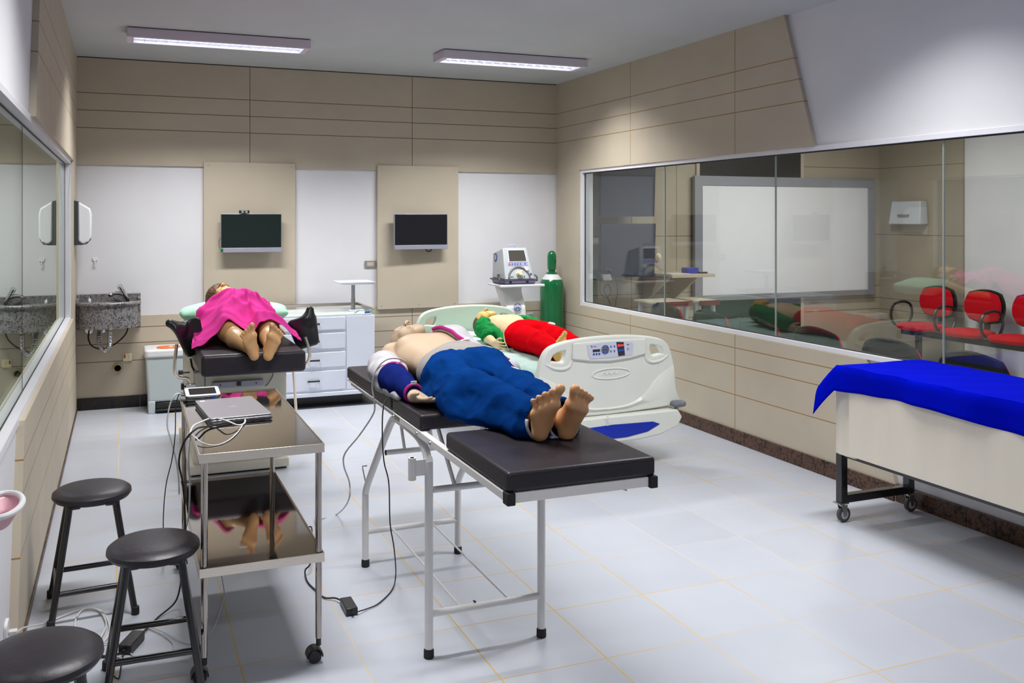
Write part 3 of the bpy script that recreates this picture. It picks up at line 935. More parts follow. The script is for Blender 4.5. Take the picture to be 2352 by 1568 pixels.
# ------------------------------------------------------------------ examination table (foreground)
def exam_table():
    t = thing('examination_table', (1.27, 3.3, 0), 'white tubular examination table with three black pads and pulled-out foot section', 'examination table')
    X0, X1, ZT = 1.02, 1.512, 0.875
    def pad(y0, y1, dz=0):
        m = MB()
        m.box(X0, X1, y0, y1, ZT - 0.058 + dz, ZT + dz)
        return m.build('pad', 'black_vinyl', t, bevel=0.012, seg=4)
    for (a, b) in ((2.285, 2.80), (3.065, 3.43), (3.44, 4.20)):
        pad(a, b)
    # side rails and cross rails (square tube), rails of the sliding foot part
    r = MB()
    for x in (X0 + 0.028, X1 - 0.028):
        r.box(x - 0.012, x + 0.012, 3.06, 4.18, 0.786, 0.816)
        r.box(x - 0.030, x - 0.012, 3.06, 4.18, 0.810, 0.816)
    r.box(X0 + 0.04, X1 - 0.04, 4.15, 4.18, 0.786, 0.816)
    r.build('main_frame', 'white_paint', t, bevel=0.002)
    r = MB()
    for x in (X0 + 0.010, X1 - 0.010):
        s = 1 if x < 1.2 else -1
        r.box(x - 0.012, x + 0.012, 2.29, 3.32, 0.790, 0.815)
    r.box(X0 + 0.024, X1 - 0.024, 2.288, 2.312, 0.786, 0.815)
    r.build('foot_frame', 'white_paint', t, bevel=0.002)
    for x in (X0 + 0.010, X1 - 0.010):
        MB().box(x - 0.013, x + 0.013, 2.278, 2.314, 0.782, 0.818).build('end_cap', 'rubber', t, bevel=0.003)
    for x in (X0 + 0.0, X1 - 0.0):
        for y in (3.10, 3.40, 2.95):
            MB().lathe([(0.0, -0.004), (0.006, -0.004), (0.008, 0.0), (0.008, 0.002)], y, 0.801, 10, 'x', x - 0.0025).build('bolt', 'metal_grey', t)
    # legs: one bent tube per side, front and rear foot
    for x in (1.042, 1.496):
        MB().tube([(x, 3.035, 0.03), (x, 3.035, 0.66), (x, 3.045, 0.71), (x, 3.09, 0.755), (x, 3.20, 0.778), (x, 3.44, 0.782)], 0.0155, 14, smooth=4).build('leg', 'white_paint', t)
        MB().tube([(x, 3.93, 0.03), (x, 3.93, 0.30), (x, 3.92, 0.35), (x, 3.84, 0.44), (x, 3.55, 0.72), (x, 3.47, 0.775), (x, 3.40, 0.782)], 0.0155, 14, smooth=4).build('leg', 'white_paint', t)
        for y in (3.035, 3.93):
            MB().lathe([(0.017, 0.0), (0.019, 0.003), (0.0185, 0.028), (0.016, 0.034)], x, y, 16).build('foot_cap', 'rubber', t)
    for y in (3.035, 3.93):
        MB().tube([(1.042, y, 0.158), (1.496, y, 0.158)], 0.0125, 12).build('cross_bar', 'white_paint', t)
    for x in (1.17, 1.365):
        MB().tube([(x, 3.035, 0.158), (x, 3.93, 0.158)], 0.0042, 8).build('shelf_rod', 'white_paint', t)
    b = MB().tube([(0.978, 3.035, 0.652), (0.978, 3.035, 0.732)], 0.0145, 14).box(0.985, 1.035, 3.031, 3.039, 0.665, 0.722)
    b.build('rod_holder', 'white_paint', t)
    MB().lathe([(0.0, 0.7322), (0.0085, 0.7322)], 0.978, 3.035, 10).build('rod_hole', 'rubber', t)
    # adjustable props hanging below the sections
    def prop(y, z, x0, x1, yt):
        p = MB().tube([(x0, y, z), (x1, y, z)], 0.0125, 12)
        for x, dx in ((x0 + 0.09, 0.0), (x1 - 0.09, 0.0)):
            p.bar((x, y, z + 0.005), (x + dx, yt, 0.79), 0.022, 0.008, up=(1, 0, 0))
        o = p.build('support_prop', 'white_paint', t)
        MB().tube([(x0 - 0.004, y, z), (x0, y, z)], 0.0128, 12).tube([(x1, y, z), (x1 + 0.004, y, z)], 0.0128, 12).build('prop_cap', 'rubber', o)
    prop(3.12, 0.580, 1.085, 1.46, 3.34)
    prop(3.93, 0.512, 1.14, 1.46, 4.08)
    MB().tube([(1.43, 2.36, 0.79), (1.43, 2.36, 0.768), (1.455, 2.36, 0.758)], 0.003, 8).build('hook', 'metal_grey', t)
    MB().tube([(1.052, 3.93, 0.34), (1.03, 3.93, 0.445), (1.028, 3.93, 0.46), (1.05, 3.93, 0.46)], 0.003, 8).build('hook', 'metal_grey', t)
    MB().box(1.22, 1.228, 3.0345, 3.05, 0.172, 0.174).build('chip', 'rubber', t, smooth=False)
    return t
exam_table()

# ------------------------------------------------------------------ steel trolley
def trolley():
    x0, x1, y0, y1 = 0.246, 0.680, 3.135, 4.225
    t = thing('instrument_trolley', ((x0 + x1) / 2, (y0 + y1) / 2, 0), 'polished stainless steel two-shelf trolley carrying the laptop', 'trolley')
    def tray(z, sheet):
        m = MB().box(x0 + 0.003, x1 - 0.003, y0 + 0.003, y1 - 0.003, z - 0.006 - sheet, z - sheet)
        top = m.build('shelf', 'steel', t, smooth=False)
        e = MB()
        for (a, b, c, d) in ((x0, x1, y0, y0 + 0.003), (x0, x1, y1 - 0.003, y1), (x0, x0 + 0.003, y0 + 0.003, y1 - 0.003), (x1 - 0.003, x1, y0 + 0.003, y1 - 0.003)):
            e.box(a, b, c, d, z - 0.032, z)
        e.build('shelf_edge', 'steel_edge', top, bevel=0.001)
    tray(0.787, 0.004)
    tray(0.394, 0.008)
    for x in (x0 + 0.018, x1 - 0.018):
        for y in (y0 + 0.018, y1 - 0.018):
            MB().tube([(x, y, 0.085), (x, y, 0.768)], 0.0118, 16).build('post', 'steel_edge' if False else 'steel', t)
            c = thing('caster', (0, 0, 0), None, None)
            c.parent = t; c.location = (x - t.location.x, y - t.location.y, 0)
            MB().tube([(x, y, 0.058), (x, y, 0.09)], 0.0095, 10).build('stem', 'black_plastic', c)
            h = MB()
            prof = [(0.030 * math.cos(a), 0.026 + 0.030 * math.sin(a)) for a in [R(-10 + 200 * k / 10) for k in range(11)]]
            inn = [(0.025 * math.cos(a), 0.026 + 0.025 * math.sin(a)) for a in [R(190 - 200 * k / 10) for k in range(11)]]
            h.prism([(x - 0.016 + u, v) for u, v in prof + inn], 'y', y - 0.022, y + 0.022)
            h.build('hood', 'black_plastic', c, bevel=0.002)
            for s in (-1, 1):
                MB().lathe([(0.0, -0.008), (0.020, -0.008), (0.0235, -0.005), (0.0235, 0.005), (0.020, 0.008), (0.0, 0.008)], x - 0.016, 0.024, 20, 'y', y + s * 0.012).build('wheel', 'black_plastic', c)
    MB().box(0.40, 0.43, 3.30, 3.325, 0.3861, 0.3866).build('sticker', 'white_plastic', t, smooth=False)
trolley()

def laptop():
    t = thing('laptop', (0.43, 3.8, 0.783), 'closed silver laptop lying on the steel trolley, ports facing the camera', 'laptop')
    ang = R(4.5)
    Mx = rotz(ang, (0.431, 3.80, 0.7835))
    w, d = 0.243, 0.385
    m = MB(Mx); m.prism(rrect(0, 0, w, d, 0.012), 'z', 0.0, 0.012)
    base = m.build('base', 'laptop', t, bevel=0.002)
    m = MB(Mx); m.prism(rrect(0, 0.002, w + 0.003, d, 0.012), 'z', 0.0135, 0.0205)
    lid = m.build('lid', 'laptop', t, bevel=0.0015)
    m = MB(Mx); m.box(-w / 2 + 0.01, w / 2 - 0.01, -d / 2 + 0.004, d / 2 - 0.01, 0.0119, 0.0136)
    m.build('gap', 'black_plastic', base, smooth=False)
    for x, ww in ((-0.04, 0.013), (-0.018, 0.013), (0.004, 0.013), (0.045, 0.016), (0.083, 0.026)):
        MB(Mx).box(x - ww / 2, x + ww / 2, -d / 2 - 0.0008, -d / 2 + 0.002, 0.004, 0.0092).build('port', 'panel_dark', base, smooth=False)
    MB(Mx).box(-0.105, -0.085, 0.155, 0.178, 0.0206, 0.0209).build('sticker', 'white_plastic', lid, smooth=False)
    m = MB(Mx)
    m.lathe([(0.012, 0.0206), (0.015, 0.0206), (0.015, 0.0209), (0.012, 0.0209)], 0.0, 0.0, 24)
    m.box(-0.006, 0.006, -0.0015, 0.0015, 0.0206, 0.0209)
    m.build('lid_emblem', 'silver', lid, smooth=False)
laptop()

t = thing('portable_monitor', (0.335, 4.13, 0.783), 'white portable monitor with a dark bumper and blue button behind the laptop', 'medical monitor')
Mx = rotz(R(0), (0.337, 4.135, 0.7835)) @ Matrix.Rotation(R(6), 4, 'X')
m = MB(Mx); m.prism(rrect(0, 0, 0.150, 0.13, 0.014), 'z', 0.006, 0.020); m.build('body', 'white_plastic', t, bevel=0.004)
m = MB(Mx); m.prism(rrect(0, 0, 0.155, 0.136, 0.016), 'z', 0.020, 0.027); m.build('bumper', 'panel_dark', t, bevel=0.003)
m = MB(Mx); m.prism(rrect(0, 0, 0.150, 0.130, 0.014), 'z', 0.027, 0.032); m.build('front_bezel', 'white_plastic', t, bevel=0.002)
m = MB(Mx); m.box(-0.058, 0.058, -0.048, 0.048, 0.0322, 0.0326); m.build('display', 'screen', t, smooth=False)
m = MB(Mx); m.lathe([(0.0, -0.003), (0.008, -0.003), (0.009, 0)], 0.045, 0.0205, 16, 'y', -0.068); m.build('button', 'btn_blue', t)
m = MB(Mx); m.box(-0.06, 0.055, -0.045, 0.05, -0.004, 0.006); m.build('foot_block', 'grey_plastic', t, bevel=0.003)
m = MB(Mx); m.lathe([(0.0, -0.02), (0.008, -0.02), (0.011, -0.01), (0.011, 0.0)], -0.05, 0.014, 12, 'x', -0.075); m.build('connector', 'grey_plastic', t)

# ------------------------------------------------------------------ stools
def make_stool(label, hr=0.150):
    t = thing('round_stool', (0, 0, 0), label, 'stool', 'black round stools')
    MB().lathe([(0.0, 0.446), (0.128, 0.446), (0.145, 0.451), (0.1535, 0.463), (0.1515, 0.476), (0.138, 0.486), (0.105, 0.493), (0.05, 0.497), (0.0, 0.498)], 0, 0, 56).build('seat', 'black_vinyl', t)
    MB().lathe([(0.0, 0.438), (0.10, 0.438), (0.118, 0.444), (0.122, 0.452), (0.0, 0.452)], 0, 0, 40).build('seat_plate', 'black_plastic', t)
    top, bot = 0.088, 0.155
    def legp(sx, sy, z):
        k = (0.43 - z) / 0.43
        return (sx * (top + (bot - top) * k), sy * (top + (bot - top) * k), z)
    for sx in (-1, 1):
        for sy in (-1, 1):
            l = MB().tube([(sx * 0.050, sy * 0.075, 0.440), legp(sx, sy, 0.436)[:2] + (0.438,), legp(sx, sy, 0.40), legp(sx, sy, 0.02)], 0.0130, 14, smooth=5).build('leg', 'black_paint', t)
            fx, fy, _ = legp(sx, sy, 0.0)
            MB().lathe([(0.0150, 0.0), (0.0160, 0.004), (0.0150, 0.03), (0.013, 0.032)], fx, fy, 14).build('foot_cap', 'rubber', l)
    for sy in (-1, 1):
        a, b = legp(-1, sy, hr), legp(1, sy, hr)
        MB().tube([a, (a[0] + 0.02, a[1] - sy * 0.006, a[2]), (b[0] - 0.02, b[1] - sy * 0.006, b[2]), b], 0.0110, 12, smooth=3).build('rung', 'black_paint', t)
    for sx in (-1, 1):
        a, b = legp(sx, -1, hr + 0.012), legp(sx, 1, hr + 0.012)
        MB().tube([a, b], 0.0100, 12).build('rung', 'black_paint', t)
    return t
st = make_stool('round black padded stool nearest the left wall socket, farthest of the three', 0.118)
st.location = (-0.117, 3.93, 0); st.rotation_euler = (0, 0, R(4))
st2 = c = make_stool('round black padded stool right beside the steel trolley, middle of the three')
c.location = (0.10, 3.20, 0); c.rotation_euler = (0, 0, R(-1))
c = copy_tree(st2); c['label'] = 'round black padded stool cut off by the bottom left picture corner'
c.location = (-0.198, 2.50, 0); c.rotation_euler = (0, 0, R(8))

# ------------------------------------------------------------------ cables and adapters
CB = {
    'laptop_usb': [(0.460, 3.605, 0.790), (0.449, 3.551, 0.787), (0.416, 3.496, 0.795), (0.377, 3.519, 0.810), (0.338, 3.628, 0.800), (0.287, 3.575, 0.800), (0.240, 3.460, 0.797), (0.230, 3.420, 0.691), (0.236, 3.450, 0.600), (0.238, 3.500, 0.501), (0.238, 3.550, 0.443), (0.230, 3.600, 0.378)],
    'loop2': [(0.454, 3.578, 0.786), (0.405, 3.408, 0.786), (0.353, 3.290, 0.786), (0.303, 3.250, 0.786), (0.264, 3.290, 0.792), (0.238, 3.400, 0.793), (0.230, 3.420, 0.723)],
    'black_lap': [(0.567, 3.605, 0.790), (0.509, 3.600, 0.790), (0.420, 3.592, 0.789), (0.313, 3.537, 0.790), (0.258, 3.450, 0.803), (0.216, 3.450, 0.758), (0.200, 3.500, 0.673), (0.214, 3.500, 0.589), (0.222, 3.500, 0.473), (0.224, 3.550, 0.339), (0.217, 3.600, 0.238), (0.217, 3.734, 0.100), (0.197, 3.762, 0.030), (0.131, 3.706, 0.006), (0.076, 3.591, 0.010)],
    'dev_white': [(0.262, 4.150, 0.800), (0.223, 4.100, 0.815), (0.196, 4.100, 0.769), (0.185, 4.100, 0.683), (0.201, 4.100, 0.614), (0.220, 4.100, 0.534), (0.232, 4.100, 0.453), (0.235, 4.100, 0.37)],
    'dev_black': [(0.266, 4.170, 0.800), (0.239, 4.150, 0.805), (0.224, 4.150, 0.747), (0.218, 4.100, 0.632), (0.205, 4.100, 0.527), (0.181, 4.100, 0.423), (0.170, 4.100, 0.309), (0.168, 4.100, 0.194), (0.176, 4.285, 0.010), (0.16, 4.6, 0.006)],
    'exam_white': [(1.130, 3.60, 0.985), (1.085, 3.56, 1.006), (1.035, 3.56, 1.004), (0.998, 3.575, 0.965), (0.984, 3.600, 0.891), (0.995, 3.600, 0.808), (0.998, 3.650, 0.752), (0.979, 3.800, 0.635), (0.940, 3.900, 0.536), (0.946, 3.950, 0.464), (0.985, 4.000, 0.366), (0.991, 4.050, 0.269), (1.078, 4.647, 0.010), (0.989, 4.620, 0.006), (0.955, 4.633, 0.006), (0.928, 4.469, 0.006), (0.886, 4.322, 0.006)],
    'exam_black': [(1.060, 3.430, 0.882), (0.998, 3.420, 0.870), (0.974, 3.400, 0.832), (0.971, 3.400, 0.728), (0.978, 3.400, 0.623), (0.998, 3.400, 0.534), (1.003, 3.400, 0.376), (1.035, 3.450, 0.250), (1.115, 3.692, 0.040), (1.077, 3.625, 0.006), (0.990, 3.521, 0.006), (0.936, 3.490, 0.006), (0.882, 3.456, 0.015)],
    'adapter_left': [(0.849, 3.559, 0.020), (0.830, 3.620, 0.012), (0.792, 3.654, 0.006), (0.772, 3.740, 0.006), (0.757, 3.842, 0.006), (0.764, 3.929, 0.020), (0.789, 3.934, 0.050), (0.850, 4.207, 0.050), (0.901, 4.470, 0.020), (0.871, 4.490, 0.006)],
    'wall_w1': [(-0.372, 3.43, 0.150), (-0.350, 3.45, 0.14), (-0.338, 3.60, 0.090), (-0.281, 3.80, 0.012), (-0.215, 3.861, 0.006), (-0.152, 3.896, 0.006), (-0.110, 3.889, 0.006), (-0.068, 3.814, 0.006), (-0.047, 3.685, 0.006), (-0.056, 3.594, 0.006), (-0.086, 3.551, 0.006), (-0.131, 3.568, 0.006), (-0.163, 3.653, 0.006), (-0.175, 3.773, 0.006), (-0.159, 3.869, 0.008), (-0.127, 3.886, 0.010), (-0.085, 3.841, 0.010), (-0.060, 3.720, 0.010), (-0.072, 3.619, 0.010), (-0.100, 3.538, 0.006)],
    'wall_w2': [(-0.372, 3.43, 0.110), (-0.350, 3.47, 0.10), (-0.325, 3.60, 0.050), (-0.290, 3.72, 0.010), (-0.255, 3.752, 0.006), (-0.203, 3.661, 0.006), (-0.124, 3.583, 0.010), (-0.055, 3.546, 0.010), (-0.010, 3.546, 0.010)],
    'floor_g1': [(0.060, 3.675, 0.006), (0.123, 3.583, 0.006), (0.160, 3.512, 0.006), (0.177, 3.451, 0.006), (0.162, 3.387, 0.006), (0.101, 3.369, 0.006), (0.042, 3.411, 0.006), (0.022, 3.455, 0.006)],
    'floor_g2': [(0.065, 3.682, 0.006), (0.154, 3.552, 0.009), (0.197, 3.480, 0.006), (0.249, 3.435, 0.006), (0.310, 3.493, 0.006), (0.354, 3.614, 0.006), (0.398, 3.812, 0.006), (0.390, 3.766, 0.080), (0.343, 3.600, 0.30), (0.30, 3.55, 0.355)],
    'black_left': [(-0.005, 3.419, 0.020), (-0.029, 3.444, 0.008), (-0.061, 3.447, 0.006), (-0.121, 3.483, 0.006), (-0.147, 3.403, 0.006), (-0.165, 3.340, 0.006), (-0.183, 3.298, 0.006), (-0.19, 3.0, 0.006)],
    'adapt2': [(0.002, 3.421, 0.010), (-0.005, 3.349, 0.006), (-0.013, 3.264, 0.006), (-0.038, 3.314, 0.006), (-0.050, 3.383, 0.006)],
}
def cable(key, r, material, name, label):
    return tag(MB().tube(CB[key], r, 8, smooth=6).build(name, material), label, 'cable')
cable('laptop_usb', 0.0034, 'cable_white', 'usb_cable', 'thick white cable arching from the laptop ports and down the trolley side')
cable('loop2', 0.0022, 'cable_white', 'network_cable', 'thin white cable looping low over the shiny trolley top')
cable('black_lap', 0.0036, 'rubber', 'power_cable', 'black cable running from the laptop down the trolley leg to the floor')
cable('dev_white', 0.0034, 'cable_white', 'sensor_cable', 'white cable bowing out from the portable monitor on the trolley')
cable('dev_black', 0.0024, 'rubber', 'power_cable', 'thin black cable hanging from the portable monitor to the floor')
cable('exam_white', 0.0036, 'cable_grey', 'network_cable', 'pale grey cable hanging from the grey jacket sleeve to the floor')
cable('exam_black', 0.0026, 'rubber', 'power_cable', 'thin black cable hanging from the examination table to the adapter on the floor')
cable('adapter_left', 0.0036, 'rubber', 'power_cable', 'black cable from the adapter curling under the steel trolley')
cable('wall_w1', 0.0030, 'cable_white', 'extension_cable', 'white cable coiled in a loop on the floor beside the stools')
cable('wall_w2', 0.0036, 'cable_white', 'network_cable', 'straighter white cable from the left wall socket along the floor')
cable('floor_g1', 0.0022, 'cable_grey', 'thin_cable', 'thin grey cable loop on the floor behind the middle stool')
cable('floor_g2', 0.0022, 'cable_grey', 'thin_cable', 'thin grey cable from the lower trolley shelf to the floor')
cable('black_left', 0.0050, 'rubber', 'power_cable', 'thick black cable on the floor between the two nearest stools')
cable('adapt2', 0.0026, 'rubber', 'thin_cable', 'short thin black cable loop under the middle stool')

def adapter(cx, cy, ang, w, d, h, label):
    t = thing('power_adapter', (cx, cy, 0), label, 'power adapter')
    m = MB(rotz(ang, (cx, cy, 0))); m.box(-w / 2, w / 2, -d / 2, d / 2, 0.001, h); m.build('case', 'black_plastic', t, bevel=0.004)
    m = MB(rotz(ang, (cx, cy, 0))); m.tube([(0, -d / 2 - 0.015, h / 2), (0, -d / 2, h / 2)], 0.005, 8).tube([(0, d / 2 + 0.015, h / 2), (0, d / 2, h / 2)], 0.005, 8); m.build('strain_relief', 'rubber', t)
adapter(0.862, 3.515, R(0), 0.048, 0.115, 0.032, 'black power adapter lying on open floor between trolley and examination table')
adapter(0.032, 3.50, R(-25), 0.05, 0.12, 0.036, 'black power adapter lying behind the middle stool')

# wall socket low on the left wall, plastic tray rim at the picture edge
t = thing('wall_socket', (LX, 3.43, 0.13), 'white wall socket with two white plugs, low on the left wall', 'socket')
MB().prism(rrect(3.43, 0.13, 0.075, 0.13, 0.02), 'x', LX, LX + 0.012).build('plate', 'white_plastic', t, bevel=0.003)
for z in (0.15, 0.11):
    MB().box(LX + 0.012, LX + 0.04, 3.42, 3.445, z - 0.008, z + 0.008).build('plug', 'cable_white', t, bevel=0.003)
t = thing('wall_tray', (LX + 0.07, 2.93, 0.74), 'white curved plastic tray lined in pink at the left picture edge', 'tray')
def oval(u):
    a = 2 * PI * u
    return (LX + 0.055 + 0.055 * math.cos(a), 2.86 + 0.12 * math.sin(a), 0.765)
m = MB().tube([oval(i / 28) for i in range(28)], 0.009, 10, closed=True); m.build('rim', 'white_plastic', t)
MB().grid(lambda u, v: (LX + 0.055 + (0.055 - 0.03 * v) * math.cos(2 * PI * u), 2.86 + (0.12 - 0.05 * v) * math.sin(2 * PI * u), 0.765 - 0.05 * v), 28, 5, True).build('bowl', 'pink_plastic', t, solid=0.003)
MB().box(LX, LX + 0.02, 2.82, 2.90, 0.70, 0.77).build('bracket', 'white_plastic', t, bevel=0.003)

# ------------------------------------------------------------------ blue-covered cart on the right
def cart():
    t = thing('instrument_cart', (3.78, 2.8, 0), 'beige panelled cart on black steel legs with castors by the right window', 'cart')
    y0, y1 = 1.30, 3.64
    x0, x1 = 3.52, 4.02
    MB().box(3.480, 3.504, y0, 3.515, 0.378, 0.80).build('side_panel', 'cart_panel', t, bevel=0.002)
    for yy in (y1 - 0.025, y0):
        MB().box(x0 - 0.004, x1, yy, yy + 0.025, 0.36, 0.80).build('end_panel', 'cart_panel', t, bevel=0.002)
    MB().box(3.510, 3.545, 3.50, 3.615, 0.36, 0.80).build('corner_post', 'cart_panel', t, bevel=0.002)
    MB().box(3.515, x1, y0 + 0.025, y1 - 0.025, 0.78, 0.80).box(x1 - 0.02, x1, y0 + 0.025, y1 - 0.025, 0.38, 0.78).box(3.515, x1 - 0.02, y0 + 0.025, y1 - 0.025, 0.39, 0.41).build('body', 'cart_panel', t, smooth=False)
    for y in (y1 - 0.022, 1.7):
        f = MB()
        for x in (x0 + 0.014, x1 - 0.018):
            f.box(x - 0.02, x + 0.02, y - 0.02, y + 0.02, 0.105, 0.36)
        f.box(x0 + 0.034, x1 - 0.038, y - 0.02, y + 0.02, 0.105, 0.145)
        f.build('leg_frame', 'black_paint', t, bevel=0.002)
        for x in (x0 + 0.014, x1 - 0.018):
            c = thing('caster', (0, 0, 0), None, None); c.parent = t
            c.location = (x - t.location.x, y - t.location.y, 0)
            MB().box(x - 0.035, x + 0.025, y - 0.025, y + 0.025, 0.099, 0.105).tube([(x, y, 0.085), (x, y, 0.1)], 0.014, 12).build('mount', 'metal_grey', c)
            fk = MB()
            for s in (-1, 1):
                fk.prism([(x - 0.014, 0.092), (x + 0.024, 0.092), (x + 0.020, 0.035), (x + 0.004, 0.03)], 'y', y + s * 0.015 - 0.0015, y + s * 0.015 + 0.0015)
            fk.build('fork', 'metal_grey', c)
            MB().lathe([(0.0, -0.011), (0.034, -0.011), (0.039, -0.008), (0.039, 0.008), (0.034, 0.011), (0.0, 0.011)], x + 0.012, 0.04, 28, 'y', y).build('wheel', 'wheel_grey', c)
            MB().lathe([(0.0, -0.0125), (0.022, -0.0125), (0.024, -0.011)], x + 0.012, 0.04, 20, 'y', y).lathe([(0.024, 0.011), (0.022, 0.0125), (0.0, 0.0125)], x + 0.012, 0.04, 20, 'y', y).build('hub', 'light_grey', c)
    f = MB()
    for x in (x0 + 0.014, x1 - 0.018):
        f.box(x - 0.02 + 0.01, x + 0.02, 1.72, y1 - 0.042, 0.348, 0.378)
    f.build('long_rail', 'black_paint', t, bevel=0.002)
M['cart_panel'] = mat('cream_laminate', (220, 212, 197), 0.5, var=0.025, scale=2, stretch=(1, 6, 1))
M['wheel_grey'] = mat('dark_grey_rubber', (74, 72, 72), 0.6, var=0.05)
cart()
def cover():
    """cloth: flat top, drooping over the near long side and the far end"""
    nu, nv = 150, 40
    def fn(u, v):
        y = 1.2 + (3.71 - 1.2) * u            # along the cart
        s = v * 0.70                          # across, measured along the cloth from the far (wall) edge
        x = 4.045 - s
        z = 0.829
        xe = 3.475
        if x < xe:                            # hanging over the side
            dd = xe - x
            k = min(1, dd / 0.03)
            out = 0.012 * k + 0.012 * math.sin(y * 9.0) * (dd / 0.13) + 0.006 * math.sin(y * 23)
            x = xe - out
            z = 0.829 - dd * (0.98) + 0.008
            z -= 0.012 * math.sin(y * 5.2 + 1.0) * (dd / 0.13)
        ye = 3.575
        if y > ye:                            # hanging over the end
            d2 = y - ye
            x -= d2 * 0.22 * (0.4 + v)
            z -= d2 * (0.60 + 0.42 * v)
            y = ye + d2 * (0.45 + 0.35 * v) + 0.01
        z += 0.0012 * math.sin(y * 31 + x * 17)
        if x >= xe - 0.02 and y < ye: z += 0.0
        return (x, y, z)
    o = MB().grid(fn, nu, nv).build('cart_cover', 'blue_sheet', solid=0.003, fixn=False, angle=80)
    tag(o, 'bright royal blue cloth draped over the beige cart', 'cloth')
cover()
# ------------------------------------------------------------------ things on the back wall
def monitor(x0, x1, z0, z1, scr, label, loop, tilt=0.0):
    t = thing('wall_monitor', ((x0 + x1) / 2, 7.80, z0), label, 'monitor')
    yb = 7.80
    Mx = Matrix.Translation(((x0 + x1) / 2, yb, (z0 + z1) / 2)) @ Matrix.Rotation(tilt, 4, 'Z')
    hw, hh = (x1 - x0) / 2, (z1 - z0) / 2
    m = MB(Mx); m.box(-hw, hw, 0.0, 0.035, -hh, hh); m.build('casing', 'silver', t, bevel=0.004)
    m = MB(Mx); m.box(-hw + 0.004, hw - 0.004, -0.002, 0.0, -hh + 0.042, hh - 0.004); m.build('screen', scr, t, smooth=False)
    m = MB(Mx); m.box(-hw - 0.002, hw + 0.002, -0.006, 0.004, -hh, -hh + 0.038); m.build('lower_bezel', 'silver', t, bevel=0.002)
    m = MB(Mx); m.box(-0.06, 0.06, 0.035, 0.10, -0.06, 0.06); m.build('wall_bracket', 'black_plastic', t, bevel=0.003)
    if loop:
        m = MB(Mx); m.tube([(-hw + 0.0, 0.02, -hh + 0.13), (-hw - 0.012, 0.02, -hh + 0.10), (-hw - 0.010, 0.02, -hh + 0.05), (-hw + 0.01, 0.02, -hh + 0.02)], 0.002, 6, smooth=4); m.build('cord', 'rubber', t)
        m = MB(Mx); m.box(-hw - 0.001, -hw + 0.020, -0.0075, -0.006, -hh + 0.005, -hh + 0.034); m.build('energy_sticker', 'green_paint', t, smooth=False)
    else:
        m = MB(Mx); m.tube([(0.05, 0.02, -hh), (0.07, 0.02, -hh - 0.02), (0.10, 0.02, -hh - 0.018), (0.11, 0.02, -hh)], 0.005, 6, smooth=4); m.build('cord', 'rubber', t)
    return t
monitor(0.789, 1.309, 1.296, 1.630, 'screen_green', 'black wall monitor with a small webcam on top, left one', True)
monitor(2.340, 2.868, 1.302, 1.630, 'screen', 'black wall monitor without a webcam, right one', False, R(2.5))
t = thing('webcam', (0.99, 7.80, 1.632), 'small black and silver webcam on top of the left monitor', 'webcam')
MB().box(0.943, 1.031, 7.790, 7.815, 1.634, 1.660).build('body', 'black_plastic', t, bevel=0.005)
MB().box(0.962, 1.014, 7.787, 7.790, 1.637, 1.657).build('face_plate', 'silver', t, bevel=0.001)
MB().lathe([(0.0, -0.004), (0.007, -0.004), (0.009, 0.0)], 0.988, 1.647, 16, 'y', 7.787).build('lens', 'black_plastic', t)
MB().box(0.97, 1.006, 7.795, 7.835, 1.6305, 1.634).build('clip', 'black_plastic', t)

t = thing('switch_plate', (2.15, YB, 1.165), 'grey-beige switch plate on the white wall beside the second pilaster', 'switch')
MB().prism(rrect(2.152, 1.165, 0.105, 0.062, 0.006), 'y', YB + 0.005, YB + 0.02).build('plate', 'tan_cloth', t, bevel=0.002)
MB().box(2.12, 2.18, YB + 0.003, YB + 0.006, 1.148, 1.182).build('rocker', 'beige', t, bevel=0.001)
t = thing('wall_hook', (-0.21, YB + 0.02, 1.225), 'small white hook on the white wall above the sink', 'hook')
MB().tube([(-0.215, YB + 0.018, 1.25), (-0.215, YB, 1.225), (-0.205, YB - 0.016, 1.215), (-0.196, YB - 0.016, 1.228)], 0.004, 8, smooth=4).build('hook_wire', 'white_plastic', t)
MB().box(-0.235, -0.195, YB + 0.012, YB + 0.02, 1.235, 1.262).build('hook_plate', 'white_plastic', t, bevel=0.003)
t = thing('wall_grille', (3.78, YB, 0.62), 'small white slotted grille low on the back wall beside the gas cylinder', 'grille')
MB().box(3.755, 3.815, YB - 0.012, YB, 0.585, 0.65).build('plate', 'white_plastic', t, bevel=0.002)
m = MB()
for i in range(5): m.box(3.763 + i * 0.0105, 3.767 + i * 0.0105, YB - 0.0135, YB - 0.012, 0.59, 0.645)
m.build('slots', 'gasket', t, smooth=False)

# paper dispenser on the left wall
t = thing('paper_dispenser', (XL, 7.6, 1.38), 'white and dark grey paper towel dispenser on the left wall above the sink', 'dispenser')
M['grey_dark'] = mat('dark_grey_plastic', (58, 60, 66), 0.45, var=0.04)
MB().prism([(XL, 1.382), (-0.300, 1.383), (-0.262, 1.390), (-0.238, 1.418), (-0.236, 1.45), (-0.26, 1.44), (-0.30, 1.42), (-0.322, 1.43), (-0.325, 1.725), (XL, 1.731)], 'y', 7.48, 7.74).build('back_case', 'grey_dark', t, bevel=0.003)
MB().prism([(-0.324, 1.415), (-0.300, 1.392), (-0.272, 1.392), (-0.245, 1.412), (-0.230, 1.45), (-0.228, 1.62), (-0.238, 1.668), (-0.324, 1.722)], 'y', 7.474, 7.746).build('front_cover', 'white_plastic', t, bevel=0.012, seg=3)
MB().box(-0.27, -0.255, 7.470, 7.474, 1.405, 1.409).build('cover_mark', 'grey_plastic', t, smooth=False)

